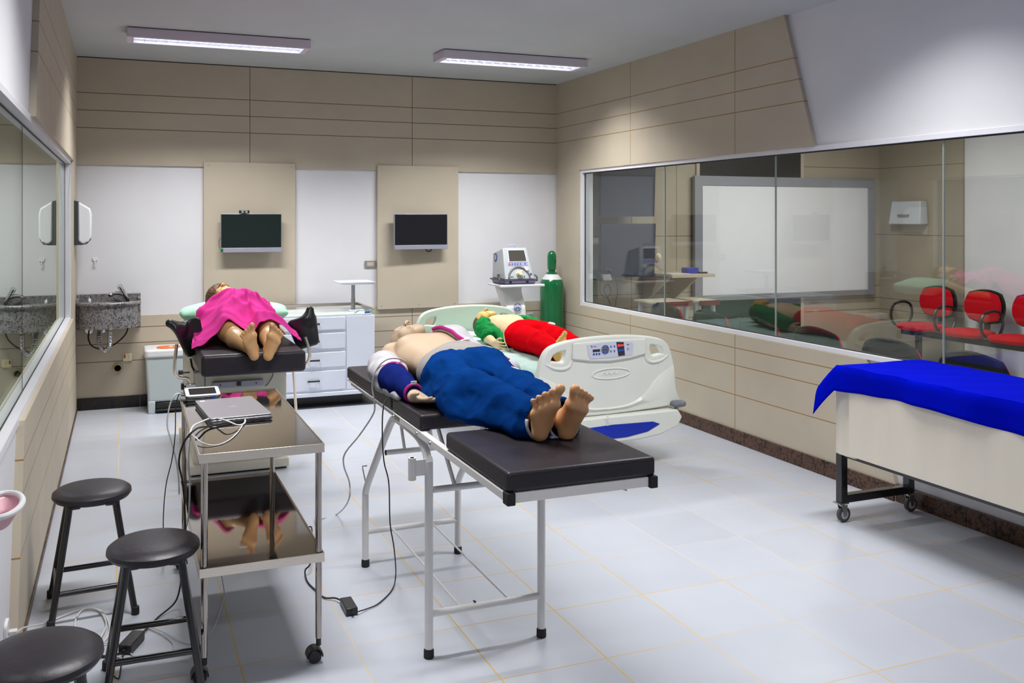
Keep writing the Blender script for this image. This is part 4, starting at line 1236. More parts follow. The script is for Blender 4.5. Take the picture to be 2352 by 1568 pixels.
# ------------------------------------------------------------------ granite sink
def sink():
    t = thing('wall_sink', (-0.105, 7.75, 0.68), 'speckled grey granite sink with bow front on the back wall', 'sink')
    b = MB()
    b.box(XL + 0.001, 0.143, 7.895, 7.93, 0.68, 0.962)
    b.build('splashback', 'grey_granite', t, bevel=0.004)
    xc, hw = -0.106, 0.236
    def bow(u, d0, dd):          # u -1..1 -> plan point of the front
        return (xc + u * hw, 7.895 - (d0 + dd * math.sqrt(max(0, 1 - (abs(u) ** 2.2)))))
    n = 25
    outer = [bow(-1 + 2 * i / (n - 1), 0.13, 0.14) for i in range(n)]
    wall = [(x, y) for x, y in outer]
    m = MB()
    poly = [(xc - hw, 7.895)] + wall + [(xc + hw, 7.895)]
    inner = [(xc + (x - xc) * 0.88, 7.895 - (7.895 - y) * 0.88) for x, y in poly]
    m.ring_prism(poly, inner, 'z', 0.70, 0.885)
    m.prism(inner, 'z', 0.70, 0.74)
    m.build('basin', 'grey_granite', t, smooth=True, angle=40)
    # rounded rim
    rim = [(x, y, 0.897) for x, y in wall]
    m = MB().tube(rim, 0.017, 10)
    m.build('rim', 'grey_granite', t)
    m = MB()
    for s in (-1, 1):
        x = xc + s * (hw + 0.0)
        m.box(x - 0.010, x + 0.010, 7.745, 7.895, 0.71 + 0.0, 0.935)
    m.build('side_cheek', 'grey_granite', t, bevel=0.003)
    m = MB().box(xc - hw + 0.01, xc + hw - 0.01, 7.84, 7.895, 0.86, 0.90); m.build('tap_ledge', 'grey_granite', t, bevel=0.003)
    # tap
    f = thing('tap', (0, 0, 0), None, None); f.parent = t; f.location = (0.03 - t.location.x, 7.83 - t.location.y, 0.9 - t.location.z)
    MB().lathe([(0.022, 0.90), (0.022, 0.908), (0.014, 0.912)], 0.035, 7.85, 20).tube([(0.035, 7.85, 0.905), (0.0, 7.82, 0.990), (-0.012, 7.812, 1.012)], [0.022, 0.021, 0.020], 16).build('body', 'chrome', f)
    MB().tube([(0.012, 7.835, 0.955), (-0.03, 7.80, 0.972), (-0.085, 7.74, 0.975), (-0.098, 7.725, 0.960)], [0.017, 0.016, 0.015, 0.015], 12, smooth=3).build('spout', 'chrome', f)
    MB().tube([(-0.010, 7.812, 1.008), (-0.024, 7.80, 1.034)], [0.021, 0.023], 14).build('push_button', 'chrome', f)
    # waste trap: corrugated hose
    pts = catmull([Vector(p) for p in [(-0.165, 7.86, 0.695), (-0.175, 7.83, 0.66), (-0.178, 7.78, 0.60), (-0.165, 7.74, 0.545), (-0.130, 7.72, 0.515), (-0.100, 7.70, 0.545), (-0.095, 7.70, 0.60), (-0.095, 7.70, 0.70)]], 12)
    rs = [0.0185 + 0.0025 * math.sin(i * 1.9) for i in range(len(pts))]
    MB().tube(pts, rs, 12).build('waste_hose', 'chrome_soft', t)
    MB().lathe([(0.018, 0.655), (0.018, 0.70)], -0.095, 7.70, 14).build('hose_collar', 'brass', t)
    for x, z in ((-0.260, 0.665), (-0.155, 0.668)):
        MB().lathe([(0.0, -0.016), (0.032, -0.013), (0.038, -0.004), (0.038, 0.0)], x, z, 20, 'y', YB).build('wall_flange', 'chrome', t)
    MB().tube([(-0.260, 7.90, 0.66), (-0.262, 7.85, 0.60), (-0.23, 7.83, 0.54), (-0.15, 7.83, 0.515), (-0.06, 7.83, 0.55), (0.02, 7.85, 0.62), (0.05, 7.86, 0.70)], 0.006, 8, smooth=6).build('supply_hose', 'rubber', t)
M['chrome_soft'] = mat('ribbed_chrome_hose', (190, 190, 194), 0.25, 0.9, var=0.15, scale=60)
M['brass'] = mat('dull_brass', (140, 124, 84), 0.4, 0.8, var=0.1)
sink()
t = thing('soap_bottle', (-0.255, 7.80, 0.90), 'tiny clear plastic bottle standing on the left end of the granite sink', 'bottle')
MB().lathe([(0.0, 0.901), (0.012, 0.901), (0.013, 0.92), (0.007, 0.93), (0.0, 0.931)], -0.255, 7.865, 14).build('body', 'white_plastic', t)
MB().tube([(-0.255, 7.865, 0.93), (-0.255, 7.865, 0.942)], 0.003, 8).build('spout', 'white_plastic', t)

t = thing('power_outlet', (0.04, YB, 0.425), 'cream power outlet with an orange switch on the back wall under the sink', 'power outlet')
MB().box(0.004, 0.075, YB - 0.012, YB, 0.39, 0.455).build('plate', 'cream_socket', t, bevel=0.003)
M['orange_dark'] = mat('dark_orange_plastic', (176, 96, 30), 0.4, var=0)
MB().box(0.010, 0.024, YB - 0.0145, YB - 0.012, 0.417, 0.446).build('rocker_switch', 'orange_dark', t, bevel=0.001)
m = MB()
for z in (0.410, 0.424, 0.438): m.lathe([(0.0, -0.0128), (0.003, -0.0126)], 0.045 + (0.004 if z == 0.424 else 0), z, 8, 'y', YB)
m.build('pin_holes', 'gasket', t, smooth=False)
t = thing('pipe_stub', (-0.04, YB, 0.33), 'open cream-rimmed pipe end in the back wall below the outlet', 'pipe')
M['brass_cream'] = mat('aged_cream_plastic', (172, 158, 112), 0.5, var=0.08)
MB().lathe([(0.026, -0.002), (0.040, -0.002), (0.040, -0.014), (0.027, -0.018), (0.026, -0.002)], -0.038, 0.335, 24, 'y', YB).build('rim', 'brass_cream', t)
MB().lathe([(0.0, -0.003), (0.026, -0.003)], -0.038, 0.335, 24, 'y', YB).build('bore', 'dark', t)

# ------------------------------------------------------------------ waste bin
def bin_():
    t = thing('pedal_bin', (0.37, 7.74, 0), 'pale grey plastic pedal bin with white lid and orange flap', 'bin')
    x0, x1, y0, y1 = 0.165, 0.550, 7.57, 7.90
    m = MB()
    m.hexa([(x0 + .03, y0 + .03, 0.09), (x1 - .03, y0 + .03, 0.09), (x1 - .03, y1 - .02, 0.09), (x0 + .03, y1 - .02, 0.09)],
           [(x0 + .01, y0 + .01, 0.455), (x1 - .01, y0 + .01, 0.455), (x1 - .01, y1, 0.455), (x0 + .01, y1, 0.455)])
    m.build('body', 'bin_grey', t, bevel=0.018, seg=4)
    m = MB().box(x0 + 0.03, x0 + 0.085, y0 + 0.02, y1 - .03, 0, 0.10).box(x1 - 0.085, x1 - 0.03, y0 + 0.02, y1 - 0.03, 0, 0.10).box(x0 + 0.08, x1 - 0.08, y0 + 0.12, y1 - 0.03, 0, 0.10)
    m.build('base', 'bin_grey', t, bevel=0.006)
    m = MB().prism(rrect((x0 + x1) / 2, (y0 + y1) / 2, x1 - x0, y1 - y0, 0.035), 'z', 0.455, 0.520); m.build('lid', 'white_plastic', t, bevel=0.016, seg=4)
    m = MB()
    m.prism([((x0 + x1) / 2 + 0.095 * math.cos(a), y0 + 0.12 + 0.075 * math.sin(a)) for a in [2 * PI * k / 28 for k in range(28)]], 'z', 0.5205, 0.528)
    m.build('orange_flap', 'orange', t, bevel=0.003)
    MB().box(0.36, 0.39, y0 + 0.08, y0 + 0.11, 0.528, 0.533).build('flap_mark', 'white_plastic', t, bevel=0.001)
    MB().box(x0 + 0.09, x1 - 0.09, y0 + 0.0, y0 + 0.11, 0.018, 0.035).box(x0 + 0.09, x1 - 0.09, y0 + 0.03, y0 + 0.12, 0.035, 0.085).build('pedal', 'black_plastic', t, bevel=0.004)
bin_()

# ------------------------------------------------------------------ newborn care cabinet (drawers, acrylic tray on top)
def cabinet():
    x0, x1, y0, y1 = 1.17, 2.020, 7.30, 7.86
    t = thing('newborn_care_cabinet', ((x0 + x1) / 2, 7.58, 0), 'white drawer cabinet with a clear-sided steel-rimmed tray on top', 'cabinet')
    MB().box(x0, x1, y0 + 0.012, y1, 0.10, 0.768).build('body', 'cab_white', t, bevel=0.004)
    MB().box(x0 - 0.004, x1 + 0.004, y0 + 0.0, y1, 0.100, 0.135).build('base_strip', 'cab_white', t, bevel=0.006)
    MB().box(x0 + 0.03, x1 + 0.03, y0 + 0.02, y1, 0.0, 0.012).build('floor_shade_sheet', 'grey_dark', t, smooth=False)  # thin dark sheet standing in for the deep shade under the cabinet
    MB().box(x0 + 0.06, x1 - 0.08, y0 + 0.12, y1 - 0.05, 0.012, 0.10).build('plinth', 'black_plastic', t, bevel=0.003)
    for (a, b) in ((0.655, 0.762), (0.497, 0.628), (0.342, 0.468), (0.152, 0.314)):
        d = MB().box(1.215, 1.762, y0, y0 + 0.02, a, b).build('drawer', 'cab_white', t, bevel=0.004)
        z = (a + b) / 2
        MB().box(1.44, 1.54, y0 - 0.022, y0 - 0.014, z - 0.006, z + 0.007).box(1.44, 1.45, y0 - 0.016, y0, z - 0.005, z + 0.006).box(1.53, 1.54, y0 - 0.016, y0, z - 0.005, z + 0.006).build('drawer_handle', 'black_plastic', d, bevel=0.002)
    MB().box(1.775, x1 - 0.004, y0 + 0.006, y0 + 0.014, 0.145, 0.764).build('side_door', 'cab_white', t, bevel=0.003)
    MB().box(x0 + 0.02, x1 - 0.03, y0 + 0.03, y1 - 0.03, 0.768, 0.782).build('mattress', 'white_plastic', t, bevel=0.006)
    for (a, b, c, d) in ((x0 + 0.004, x1 - 0.004, y0 + 0.006, y0 + 0.010), (x0 + 0.004, x1 - 0.004, y1 - 0.012, y1 - 0.008), (x1 - 0.008, x1 - 0.004, y0 + 0.012, y1 - 0.014), (x0 + 0.004, x0 + 0.008, y0 + 0.012, y1 - 0.014)):
        MB().box(a, b, c, d, 0.768, 0.812).build('acrylic_wall', 'clear', t, smooth=False)
    r = MB()
    for (a, b, c, d) in ((x0, x1, y1 - 0.030, y1), (x1 - 0.026, x1, y0 + 0.02, y1 - 0.03)):
        r.box(a, b, c, d, 0.800, 0.826)
    r.build('steel_rim', 'steel', t, bevel=0.003)
    MB().box(1.93, 1.975, y0 + 0.003, y0 + 0.006, 0.782, 0.797).build('blue_label', 'btn_blue', t, smooth=False)
    MB().tube([(1.85, y0 + 0.03, 0.785), (1.90, y0 + 0.08, 0.80)], 0.003, 6).build('small_hook', 'gasket', t)
cabinet()
t = thing('instrument_tray', (1.88, 7.52, 0.783), 'small white square tray on a steel post standing on the drawer cabinet', 'tray')
m = MB(); m.hexa([(1.775, 7.42, 1.018), (2.045, 7.42, 1.018), (2.045, 7.68, 1.018), (1.775, 7.68, 1.018)], [(1.730, 7.40, 1.040), (2.060, 7.40, 1.040), (2.060, 7.70, 1.040), (1.730, 7.70, 1.040)])
m.build('tray_top', 'cab_white', t, bevel=0.005)
MB().tube([(1.888, 7.54, 0.89), (1.888, 7.54, 1.018)], 0.017, 14).build('upper_post', 'silver', t)
MB().tube([(1.888, 7.54, 0.783), (1.888, 7.54, 0.89)], 0.0185, 14).build('lower_post', 'metal_grey', t)
MB().box(1.84, 1.98, 7.49, 7.60, 0.783, 0.795).build('foot', 'cab_white', t, bevel=0.004)

# ------------------------------------------------------------------ gas cylinder
t = thing('gas_cylinder', (3.905, 7.72, 0), 'tall glossy green gas cylinder with a white shoulder band in the back corner', 'gas cylinder')
cx, cy = 3.928, 7.74
MB().lathe([(0.0, 0.0), (0.10, 0.0), (0.114, 0.012), (0.1155, 0.03), (0.1155, 0.925), (0.113, 0.955), (0.106, 0.978), (0.096, 0.995)], cx, cy, 48).build('body', 'green_paint', t)
MB().lathe([(0.096, 0.995), (0.084, 1.016), (0.068, 1.034), (0.056, 1.044)], cx, cy, 48).build('shoulder_band', 'white_plastic', t)
MB().lathe([(0.056, 1.044), (0.053, 1.050), (0.052, 1.060), (0.034, 1.064), (0.032, 1.095)], cx, cy, 32).build('neck_ring', 'green_paint', t)
MB().lathe([(0.030, 1.085), (0.041, 1.088), (0.0435, 1.12), (0.0435, 1.21), (0.041, 1.235), (0.032, 1.258), (0.018, 1.270), (0.0, 1.274)], cx, cy, 36).build('valve_cap', 'green_paint', t)
a = R(-80)
MB().box(cx + 0.012, cx + 0.022, cy - 0.0445, cy - 0.040, 1.155, 1.19).build('cap_slot', 'gasket', t, smooth=False)

# ------------------------------------------------------------------ ventilator and its stand
def ventilator():
    t = thing('medical_ventilator', (3.41, 7.5, 0.985), 'grey medical ventilator with a tilted screen and round knob on a white stand', 'ventilator')
    # front face is slanted: bottom edge nearer
    b = [(3.262, 7.36, 1.03), (3.556, 7.36, 1.03), (3.556, 7.66, 1.03), (3.262, 7.66, 1.03)]
    tp = [(3.268, 7.43, 1.318), (3.508, 7.43, 1.318), (3.508, 7.66, 1.262), (3.268, 7.66, 1.262)]
    MB().hexa(b, tp).build('housing', 'light_grey', t, bevel=0.008, seg=3)
    def F(u, v, o=0.0):     # point on the slanted front, u 0..1 left-right, v 0..1 bottom-top
        p = Vector(b[0]).lerp(Vector(b[1]), u); q = Vector(tp[0]).lerp(Vector(tp[1]), u)
        r = p.lerp(q, v)
        return (r.x, r.y - o, r.z)
    def quad(u0, u1, v0, v1, o, th=0.003):
        m = MB()
        A = [F(u0, v0, o), F(u1, v0, o), F(u1, v0, o - th), F(u0, v0, o - th)]
        B = [F(u0, v1, o), F(u1, v1, o), F(u1, v1, o - th), F(u0, v1, o - th)]
        return m.hexa(A, B)
    quad(0.17, 0.90, 0.55, 0.95, 0.004).build('screen_bezel', 'white_plastic', t, bevel=0.001)
    quad(0.21, 0.86, 0.58, 0.92, 0.006).build('screen', 'screen_vent', t, smooth=False)
    quad(0.14, 0.90, 0.44, 0.53, 0.003).build('key_strip', 'purple', t, smooth=False)
    for i, c in enumerate(['red_mark', 'btn_blue', 'btn_blue', 'btn_blue', 'btn_blue', 'btn_blue']):
        u = 0.18 + 0.10 * i + (0.08 if i == 5 else 0)
        quad(u, u + 0.06, 0.47, 0.505, 0.0045).build('key', c, t, smooth=False)
    m = MB()
    arc = [F(0.50 + 0.36 * math.cos(a), 0.06 + 0.33 * math.sin(a), 0.002) for a in [PI * k / 18 for k in range(19)]]
    m.tube(arc, 0.009, 8); m.build('arch', 'grey_plastic', t)
    px, py, pz = F(0.48, 0.17)
    MB().tube([(px, py, pz), (px, py - 0.05, pz + 0.012)], [0.022, 0.017], 18).build('outlet_port', 'cream_socket', t)
    MB().tube([(px + 0.012, py - 0.02, pz + 0.02), (px + 0.03, py - 0.035, pz + 0.03)], [0.013, 0.011], 14).build('valve_arm', 'cream_socket', t)
    px, py, pz = F(0.80, 0.33)
    MB().tube([(px, py, pz), (px, py - 0.016, pz + 0.002)], [0.021, 0.019], 22).build('control_knob', 'white_plastic', t)
    px, py, pz = F(0.92, 0.16)
    MB().tube([(px + 0.008 * math.cos(a), py - 0.003, pz + 0.008 * math.sin(a)) for a in [2 * PI * k / 16 for k in range(16)]], 0.0025, 6, closed=True).build('logo_ring', 'logo_blue', t)
    for u in (0.20, 0.26, 0.66):
        px, py, pz = F(u, 0.08)
        MB().box(px, px + 0.008, py - 0.003, py, pz - 0.006, pz + 0.006).build('marking', 'gasket', t, smooth=False)
    # dark tray rim and violet drawer below
    MB().prism([(3.245, 7.33), (3.575, 7.33), (3.585, 7.36), (3.575, 7.66), (3.235, 7.66), (3.225, 7.40)], 'z', 1.018, 1.030).build('tray_rim', 'grey_dark', t, bevel=0.004)
    MB().hexa([(3.27, 7.36, 0.985), (3.56, 7.36, 0.985), (3.55, 7.64, 0.985), (3.26, 7.64, 0.985)], [(3.262, 7.345, 1.018), (3.565, 7.345, 1.018), (3.555, 7.65, 1.018), (3.25, 7.65, 1.018)]).build('drawer', 'purple_dark', t, bevel=0.002)
    for x in (3.30, 3.47):
        MB().box(x, x + 0.018, 7.338, 7.348, 0.997, 1.011).build('latch', 'gasket', t, smooth=False)
    MB().tube([(3.228, 7.36, 0.985), (3.21, 7.38, 1.035), (3.222, 7.44, 1.062), (3.255, 7.50, 1.065), (3.262, 7.52, 1.03)], 0.009, 8, smooth=4).build('handle', 'grey_dark', t)
    MB().tube([(3.585, 7.37, 1.01), (3.592, 7.38, 1.045), (3.578, 7.40, 1.068)], 0.008, 8, smooth=4).build('handle', 'grey_dark', t)
    MB().tube([(3.36, 7.50, 1.30), (3.36, 7.50, 1.335), (3.42, 7.50, 1.338), (3.42, 7.50, 1.30)], 0.006, 8, smooth=2).build('top_handle', 'purple', t)
    m = MB(); m.prism([(7.585 + 0.032 * math.cos(a), 1.225 + 0.040 * math.sin(a)) for a in [2 * PI * k / 28 for k in range(28)]], 'x', 3.2618, 3.2665)
    m.build('side_badge', 'logo_blue', t, smooth=False)
    m = MB(); m.prism([(7.585 + 0.018 * math.cos(a), 1.225 + 0.024 * math.sin(a)) for a in [2 * PI * k / 28 for k in range(28)]], 'x', 3.2605, 3.2618)
    m.build('badge_centre', 'light_grey', t, smooth=False)
M['screen_vent'] = mat('grey_dark_screen', (74, 70, 66), 0.2, var=0.0)
ventilator()
def stand():
    t = thing('equipment_stand', (3.40, 7.5, 0), 'white pedestal stand with a curved column and swirl emblem under the ventilator', 'stand')
    MB().box(3.195, 3.640, 7.31, 7.35, 0.962, 0.985).box(3.21, 3.62, 7.35, 7.66, 0.966, 0.983).build('shelf', 'white_plastic', t, bevel=0.006)
    m = MB()
    prof = [(7.46, 0.965, 0.12), (7.44, 0.90, 0.11), (7.40, 0.84, 0.108), (7.36, 0.78, 0.105), (7.35, 0.70, 0.103), (7.35, 0.5, 0.102), (7.36, 0.12, 0.10)]
    def col(u, v):
        k = v * (len(prof) - 1); i = min(int(k), len(prof) - 2); f = k - i
        y = prof[i][0] * (1 - f) + prof[i + 1][0] * f; z = prof[i][1] * (1 - f) + prof[i + 1][1] * f; w = prof[i][2] * (1 - f) + prof[i + 1][2] * f
        xc = 3.362 + (0.965 - z) * 0.05
        q = rrect(0, 0, 2 * w, 0.12, 0.03, 4)
        p = q[int(round(u * len(q))) % len(q)]
        return (xc + p[0], y + 0.06 + p[1], z)
    nq = len(rrect(0, 0, 1, 1, 0.1, 4))
    m.grid(lambda u, v: col(u, v), nq, 25, True)
    m.build('column', 'white_plastic', t)
    m = MB()
    def E(a, b, r): return (3.375 + 0.005 + r * a, 7.346, 0.775 + r * b)
    m.tube([E(math.cos(a), math.sin(a), 0.036) for a in [2 * PI * k / 28 for k in range(28)]], 0.0028, 6, closed=True)
    for s in (-1, 1):
        m.tube([E(s * 0.10, 0.55, 0.036), E(s * 0.55, 0.62, 0.036), E(s * 0.62, 0.2, 0.036), E(s * 0.2, 0.05, 0.036), E(s * 0.15, 0.45, 0.036)], 0.0024, 6, smooth=4)
        m.tube([E(s * 0.15, -0.08, 0.036), E(s * 0.6, -0.2, 0.036), E(s * 0.5, -0.65, 0.036), E(s * 0.1, -0.6, 0.036)], 0.0024, 6, smooth=4)
    m.build('swirl_emblem', 'logo_blue', t)
    b = MB().prism(rrect(3.40, 7.42, 0.42, 0.46, 0.08), 'z', 0.06, 0.12); b.build('base', 'white_plastic', t, bevel=0.015)
    for x in (3.24, 3.56):
        for y in (7.26, 7.58):
            MB().lathe([(0.0, -0.01), (0.03, -0.01), (0.03, 0.01), (0.0, 0.01)], x, 0.03, 16, 'y', y).tube([(x, y, 0.04), (x, y, 0.065)], 0.008, 8).build('wheel', 'grey_plastic', t)
stand()

# ------------------------------------------------------------------ gynaecological table
def gyn():
    t = thing('gynaecological_table', (0.69, 5.9, 0), 'gynaecological table with a thick black pad, cream base and two leg rests', 'examination table')
    x0, x1 = 0.402, 0.979
    m = MB().box(x0, x1, 5.0, 6.78, 0.722, 0.842); m.build('pad', 'black_vinyl', t, bevel=0.022, seg=4)
    m = MB().box(0.41, 0.985, 5.68, 6.70, 0.06, 0.64).box(0.405, 0.99, 5.70, 6.72, 0.64, 0.722)
    m.build('base', 'cream_paint', t, bevel=0.008)
    MB().box(0.385, 0.995, 5.64, 6.72, 0.012, 0.07).build('plinth', 'cream_paint', t, bevel=0.006)
    MB().box(0.40, 0.98, 5.66, 6.70, 0.0, 0.012).build('plinth_gap', 'gasket', t, smooth=False)
    MB().box(0.478, 0.481, 5.676, 5.68, 0.08, 0.63).build('panel_seam', 'gasket', t, smooth=False)
    d = MB().box(0.525, 0.835, 5.655, 5.68, 0.535, 0.573).build('foot_tray', 'silver', t, bevel=0.002)
    MB().box(0.67, 0.695, 5.64, 5.655, 0.545, 0.568).build('tray_latch', 'gasket', d, bevel=0.002)
    for x in (0.57, 0.79):
        MB().lathe([(0.0, -0.003), (0.005, -0.002)], x, 0.555, 8, 'y', 5.655).build('screw', 'gasket', d)
    MB().tube([(0.90, 5.67, 0.68), (0.895, 5.66, 0.60), (0.865, 5.66, 0.545), (0.85, 5.67, 0.53)], 0.004, 8, smooth=4).build('hose', 'grey_plastic', t)
    # leg rests: saddle shells on bent steel rods clamped to the sides
    def rest(cx, cy, cz, s, rot, hs, bend, horn):
        """padded saddle: a bent, tapering rounded slab with one corner drawn out into a horn"""
        S = SDF((cx - 0.19, cy - 0.19, cz - 0.20), (cx + 0.19, cy + 0.19, cz + 0.20), 0.005)
        Rm = np.array(rot, np.float32)
        P = S.points() - np.array((cx, cy, cz), np.float32)
        q = P @ Rm
        x, y, z = q[..., 0], q[..., 1], q[..., 2]
        y = y - bend * x * x - 1.2 * z * z * np.sign(bend) * 0.4
        x = x / (1 + 1.6 * z)
        hx, hy, hz = hs
        r = 0.030
        qx, qz = np.abs(x) - hx + r, np.abs(z) - hz + r
        d2 = np.sqrt(np.maximum(qx, 0) ** 2 + np.maximum(qz, 0) ** 2) + np.minimum(np.maximum(qx, qz), 0) - r
        w = np.stack([d2 + hy * 0.8, np.abs(y) - hy * 0.2], -1)
        d = np.sqrt((np.maximum(w, 0) ** 2).sum(-1)) + np.minimum(w.max(-1), 0) - hy * 0.8
        S.D = d.astype(np.float32)
        c0 = np.array((cx, cy, cz)); H = [c0 + Rm @ np.array(h) for h in horn]
        S.cone(H[0], H[1], 0.030, 0.025, 0.04)
        S.build('leg_rest', 'black_plastic', t, smooth_it=2)
    def rmat(e): return [list(r) for r in Matrix.Rotation(e[2], 3, 'Z') @ Matrix.Rotation(e[1], 3, 'Y') @ Matrix.Rotation(e[0], 3, 'X')]
    rest(0.368, 5.52, 0.872, -1, rmat((R(-14), R(-16), R(28))), (0.078, 0.022, 0.105), -7.0, [(-0.03, -0.02, 0.075), (-0.088, -0.03, 0.128)])
    rest(1.068, 5.52, 0.878, 1, rmat((R(-10), R(-16), R(-14))), (0.084, 0.022, 0.098), 5.0, [(0.045, 0.01, 0.075), (0.070, 0.015, 0.125)])
    MB().tube([(0.300, 5.47, 0.85), (0.288, 5.47, 0.73), (0.292, 5.48, 0.675), (0.315, 5.5, 0.645), (0.355, 5.52, 0.635), (0.378, 5.53, 0.60), (0.380, 5.53, 0.42)], 0.010, 10, smooth=5).build('rest_rod', 'steel_edge', t)
    MB().tube([(1.062, 5.46, 0.855), (1.085, 5.46, 0.78), (1.09, 5.47, 0.72), (1.06, 5.50, 0.665), (1.0, 5.52, 0.64)], 0.010, 10, smooth=5).build('rest_rod', 'steel_edge', t)
    MB().box(0.355, 0.41, 5.51, 5.55, 0.575, 0.60).build('clamp', 'chrome', t, bevel=0.003)
    MB().box(0.328, 0.345, 5.51, 5.55, 0.568, 0.605).box(0.345, 0.356, 5.525, 5.535, 0.58, 0.59).build('clamp_knob', 'black_plastic', t, bevel=0.003)
    for z in (0.475, 0.655):
        MB().box(0.318, 0.345, 5.60, 5.64, z - 0.012, z + 0.012).box(0.345, 0.385, 5.61, 5.63, z - 0.006, z + 0.002).build('side_lever', 'black_plastic', t, bevel=0.003)
    MB().tube([(0.385, 5.56, 0.745), (0.392, 5.54, 0.70), (0.405, 5.53, 0.675)], 0.006, 8).build('strap', 'black_plastic', t)
    MB().box(0.985, 1.03, 5.85, 5.92, 0.63, 0.66).build('clamp', 'chrome', t, bevel=0.003)
    MB().tube([(1.016, 5.62, 0.67), (1.060, 5.78, 0.40), (1.082, 5.86, 0.275)], 0.0095, 10).build('stirrup_rod', 'steel_edge', t)
    MB().box(1.075, 1.115, 6.60, 6.66, 0.80, 0.835).build('side_joint', 'grey_plastic', t, bevel=0.004)
    MB().box(0.985, 1.075, 6.61, 6.65, 0.76, 0.80).build('side_bracket', 'metal_grey', t, bevel=0.004)
gyn()

# ------------------------------------------------------------------ hospital bed
BED = rotz(R(3.0), (2.875, 4.90, 0))        # local x across, local y towards the head, origin under the footboard's middle
def plate(name, outer, holes, th, material, parent, Mx, bev=0.012):
    """board with rounded edges from a 2D outline and holes, standing in the local xz plane"""
    cu = bpy.data.curves.new(name, 'CURVE'); cu.dimensions = '2D'; cu.fill_mode = 'BOTH'
    cu.extrude = th / 2 - bev; cu.bevel_depth = bev; cu.bevel_resolution = 3
    for ps in [outer] + holes:
        P = [Vector((p[0], p[1], 0)) for p in ps]
        P = catmull(P, 4, True)
        s = cu.splines.new('POLY'); s.points.add(len(P) - 1)
        for i, p in enumerate(P): s.points[i].co = (p.x, p.y, 0, 1)
        s.use_cyclic_u = True
    tmp = bpy.data.objects.new('tmp', cu); COL.objects.link(tmp)
    dg = bpy.context.evaluated_depsgraph_get()
    me = bpy.data.meshes.new_from_object(tmp.evaluated_get(dg))
    bpy.data.objects.remove(tmp)
    T = Mx @ Matrix.Rotation(PI / 2, 4, 'X')
    off = wloc(parent)
    me.transform(Matrix.Translation(-off) @ T)
    me.materials.clear(); me.materials.append(M[material])
    me.polygons.foreach_set('use_smooth', [True] * len(me.polygons))
    me.set_sharp_from_angle(angle=R(50))
    o = bpy.data.objects.new(name, me); COL.objects.link(o); o.parent = parent
    return o
